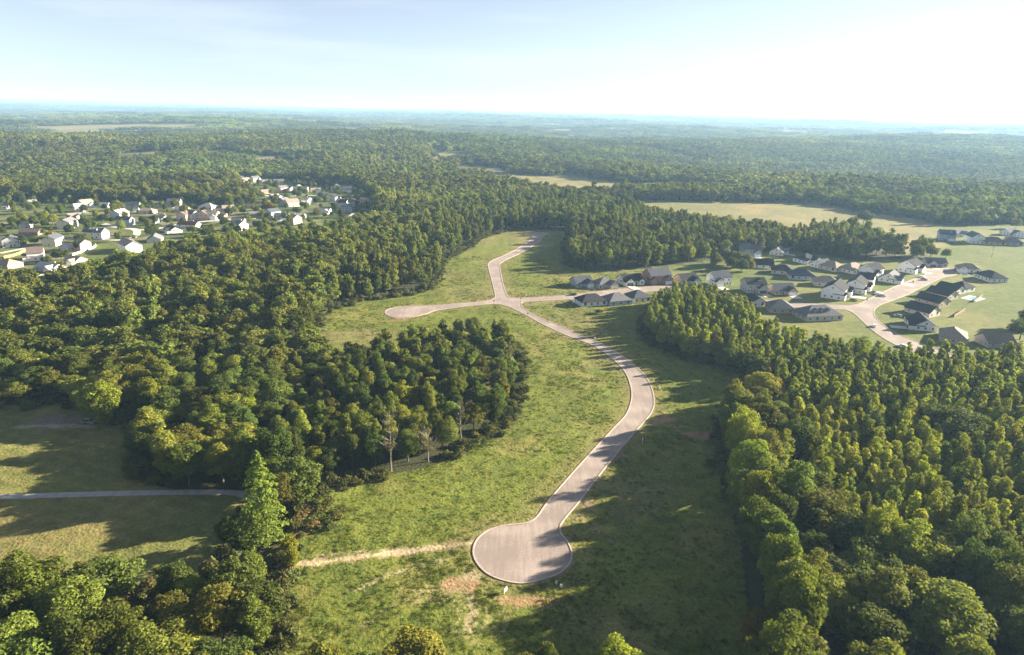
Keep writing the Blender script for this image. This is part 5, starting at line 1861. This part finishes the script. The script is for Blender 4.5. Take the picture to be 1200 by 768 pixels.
# garden trees and shrubs of the two estates
gard = [
    ('broad', 18, 268, 13, 11, 'yellow green', "bright round tree on the left, first of three above the brick house"),
    ('broad', 31, 266, 11, 9, 'yellow green', "bright tree between the two rounder ones above the brick house"),
    ('broad', 50, 262, 12, 13, 'yellow green', "bright rounded tree right of the other two above the brick house"),
    ('broad', 53, 267, 9, 10, 'dark green', "dark tree under the bright rounded one at the top left"),
    ('broad', 137, 247, 11, 15, 'yellow green', "round yellow tree at the back of the left suburb"),
    ('broad', 317, 250, 13, 14, 'golden', "golden yellow tree between the two streets of the suburb"),
    ('tall', 28, 289, 10, 8, 'dark green', "dark upright evergreen in the lower left suburb"),
    ('broad', 40, 287, 7, 8, 'dark green', "dark round shrub right of the dark upright evergreen"),
    ('broad', 62, 279, 7, 14, 'golden', "yellowish shrub above the slate roofed house"),
    ('broad', 73, 305, 9, 15, 'mid green', "leafy green tree in front of the slate roofed house"),
    ('broad', 92, 294, 9, 7, 'dark green', "dark tree before the narrow pink gable"),
    ('broad', 97, 284, 8, 13, 'dark green', "dark bushy tree left of the three dormers"),
    ('broad', 100, 266, 10, 13, 'dark green', "dark round tree right of the cream end wall"),
    ('broad', 121, 260, 8, 13, 'dark green', "dark tree below the round yellow one"),
    ('broad', 132, 262, 7, 7, 'dark green', "small dark tree left of the blue grey house"),
    ('broad', 140.5, 276, 4, 4, 'dark green', "small conical bush on the street island"),
    ('broad', 55, 309, 6, 8, 'dark green', "blue green shrub before the nearest white house"),
    ('tall', 271, 247, 18, 9, 'mid green', "pointed evergreen rising behind the cream house"),
    ('broad', 263, 264, 8, 12, 'mid green', "tree in front of the rosy house"),
    ('broad', 285, 252, 10, 8, 'mid green', "green tree left of the lone blue grey house"),
    ('broad', 196, 263, 8, 14, 'dark green', "dark shrubs in the middle of the left street"),
    ('broad', 226, 274, 8, 14, 'olive green', "olive tree before the maroon roof"),
    ('broad', 243, 278, 9, 14, 'dark green', "dark green tree right of the maroon roofed house"),
    ('broad', 292, 259, 8, 10, 'yellow green', "yellow green tree beside the lone blue grey house"),
    ('broad', 355, 243, 7, 9, 'pale olive', "pale bush before the narrow white gable"),
    ('broad', 372, 238, 9, 14, 'dark green', "dark tree in the middle of the second street"),
    ('broad', 411, 236, 9, 14, 'pale olive', "olive tree below the house with several peaks"),
    ('broad', 421, 248, 10, 14, 'dark green', "dark rounded tree right of the tall white gable"),
    ('broad', 372, 254, 9, 10, 'olive green', "olive tree by the white gabled house at the wood edge"),
    ('broad', 348, 251, 8, 11, 'dark green', "dark tree above the pink and white house"),
    ('broad', 306, 232, 8, 14, 'dark green', "dark tree in the hollow below the upper row"),
    ('broad', 285, 226, 9, 15, 'dark green', "left dark tree of the hollow below the upper row"),
    ('broad', 320, 221, 9, 13, 'mid green', "tree where the upper row meets the second street"),
    ('broad', 1074, 304, 14, 15, 'dark green', "dark tall tree shading the end of the curved street"),
    ('broad', 1090, 302, 11, 12, 'pale olive', "pale leafy tree behind the low grey house"),
    ('broad', 1108, 303, 9, 9, 'mid green', "small tree at the field edge behind the low grey house"),
    ('broad', 850, 309, 12, 12, 'mid green', "left tree of the small wood behind the estate"),
    ('broad', 862, 311, 12, 12, 'olive green', "middle tree of the small wood behind the estate"),
    ('broad', 874, 313, 12, 11, 'mid green', "right tree of the small wood behind the estate"),
    ('broad', 856, 316, 11, 12, 'dark green', "front left tree of the small wood behind the estate"),
    ('broad', 869, 320, 11, 11, 'dark green', "front right tree of the small wood behind the estate"),
    ('broad', 880, 318, 9, 6, 'golden', "thin golden tree at the right end of the small wood"),
    ('broad', 838, 313, 12, 12, 'olive green', "olive tree at the left end of the small wood"),
    ('broad', 1195, 398, 12, 14, 'dark green', "dark tree at the right edge beside the plain black roof"),
    ('broad', 1205, 385, 13, 14, 'dark green', "second dark tree at the right edge, above the plain black roof"),
    ('broad', 1190, 268, 12, 13, 'pale olive', "pale round tree behind the upper cluster of houses"),
    ('broad', 702, 368, 2.5, 5.5, 'grey brown', "scrubby bush on the lawn near the long white house"),
]
for i, (kd, px, py, h, wd, tn, lab) in enumerate(gard):
    x, y = G(px, py)
    nom = {'broad': (16.0, 11.0), 'tall': (19.5, 7.4)}[kd]
    o = plant_tree(kd, i, x, y, hgt(x, y), i * 1.3, wd / nom[1], h / nom[0], TINT[tn], "garden_tree")
    tag(o, lab, "tree", "garden trees of the estates")
# more garden trees between the houses of the far left suburb
HLM = {'the maroon roof': G(222, 266), 'the turning circle': G(158, 270), 'the tall pale roof': G(245, 248), 'the three dormers': G(113, 279),
       'the round yellow tree': G(137, 247), 'the golden tree': G(317, 250), 'the tall white gable': G(403, 243), 'the sharp peak': G(394, 224),
       'the yellow fence': G(18, 300), 'the upper row': G(300, 214), 'the long brick house': G(37, 275), 'the cream end wall': G(80, 267), 'the pale porch': G(342, 242)}
_lk = list(HLM)
_lp = np.array([HLM[k] for k in _lk])
hx, hy = jgrid(-640, -120, 600, 1080, 14.5, r)
k = inside(HOODL, hx, hy) & (r.random(len(hx)) < .85)
hx, hy = hx[k], hy[k]
vu, vv, vd = project(hx, hy, np.zeros(len(hx)))
k = vu > -20
hx, hy = hx[k], hy[k]
k = r.permutation(len(hx))
hx, hy = hx[k], hy[k]
items = []
gx0 = [G(g_[1], g_[2]) for g_ in gard]
for a, b_ in zip(hx, hy):
    if len(items) > 248:
        break
    if any(math.hypot(a - c[0], b_ - c[1]) < c[2] + 2.0 for c in HOUSE_AT) or any(math.hypot(a - c[0], b_ - c[1]) < 8 for c in gx0):
        continue
    if any(dist_polyline(p_, np.array([a]), np.array([b_]))[0] < h_ + 3 for p_, h_ in HOODROAD):
        continue
    tn = ['dark green', 'mid green', 'olive green', 'yellow green'][int(r.choice(4, p=[.45, .3, .17, .08]))]
    s_ = r.uniform(.35, .8)
    o = plant_tree('broad', int(r.integers(6)), a, b_, hgt(a, b_), r.uniform(0, 6.28), s_ * r.uniform(.95, 1.2), s_, TINT[tn], "garden_tree")
    items.append((o, a, b_, tn))
label_trees(items, "garden tree", "garden trees of the far left suburb")
# brush heap by the lane end
x, y = G(372, 612)
for i in range(9):
    a, b_ = G(348 + i * 6.5, 618 - (i % 3) * 9)
    c = bpy.data.objects.new("scrub_bush", SHRUB[i % 4])
    COL.objects.link(c)
    c.location = (a, b_, hgt(a, b_))
    c.scale = (1.1 + .2 * (i % 3), 1.2, .9)
    c.color = (1.5, 1.05, 1.2, 1) if i < 4 else (1.3, 1.2, 1.0, 1)
    tag(c, "%s scrub bush in the heap by the lane end, %s from its left" % ("reddish brown" if i < 4 else "dull olive", ["first", "second", "third", "fourth", "fifth", "sixth", "seventh", "eighth", "last"][i]), "bush", "bushes of the brush heap")
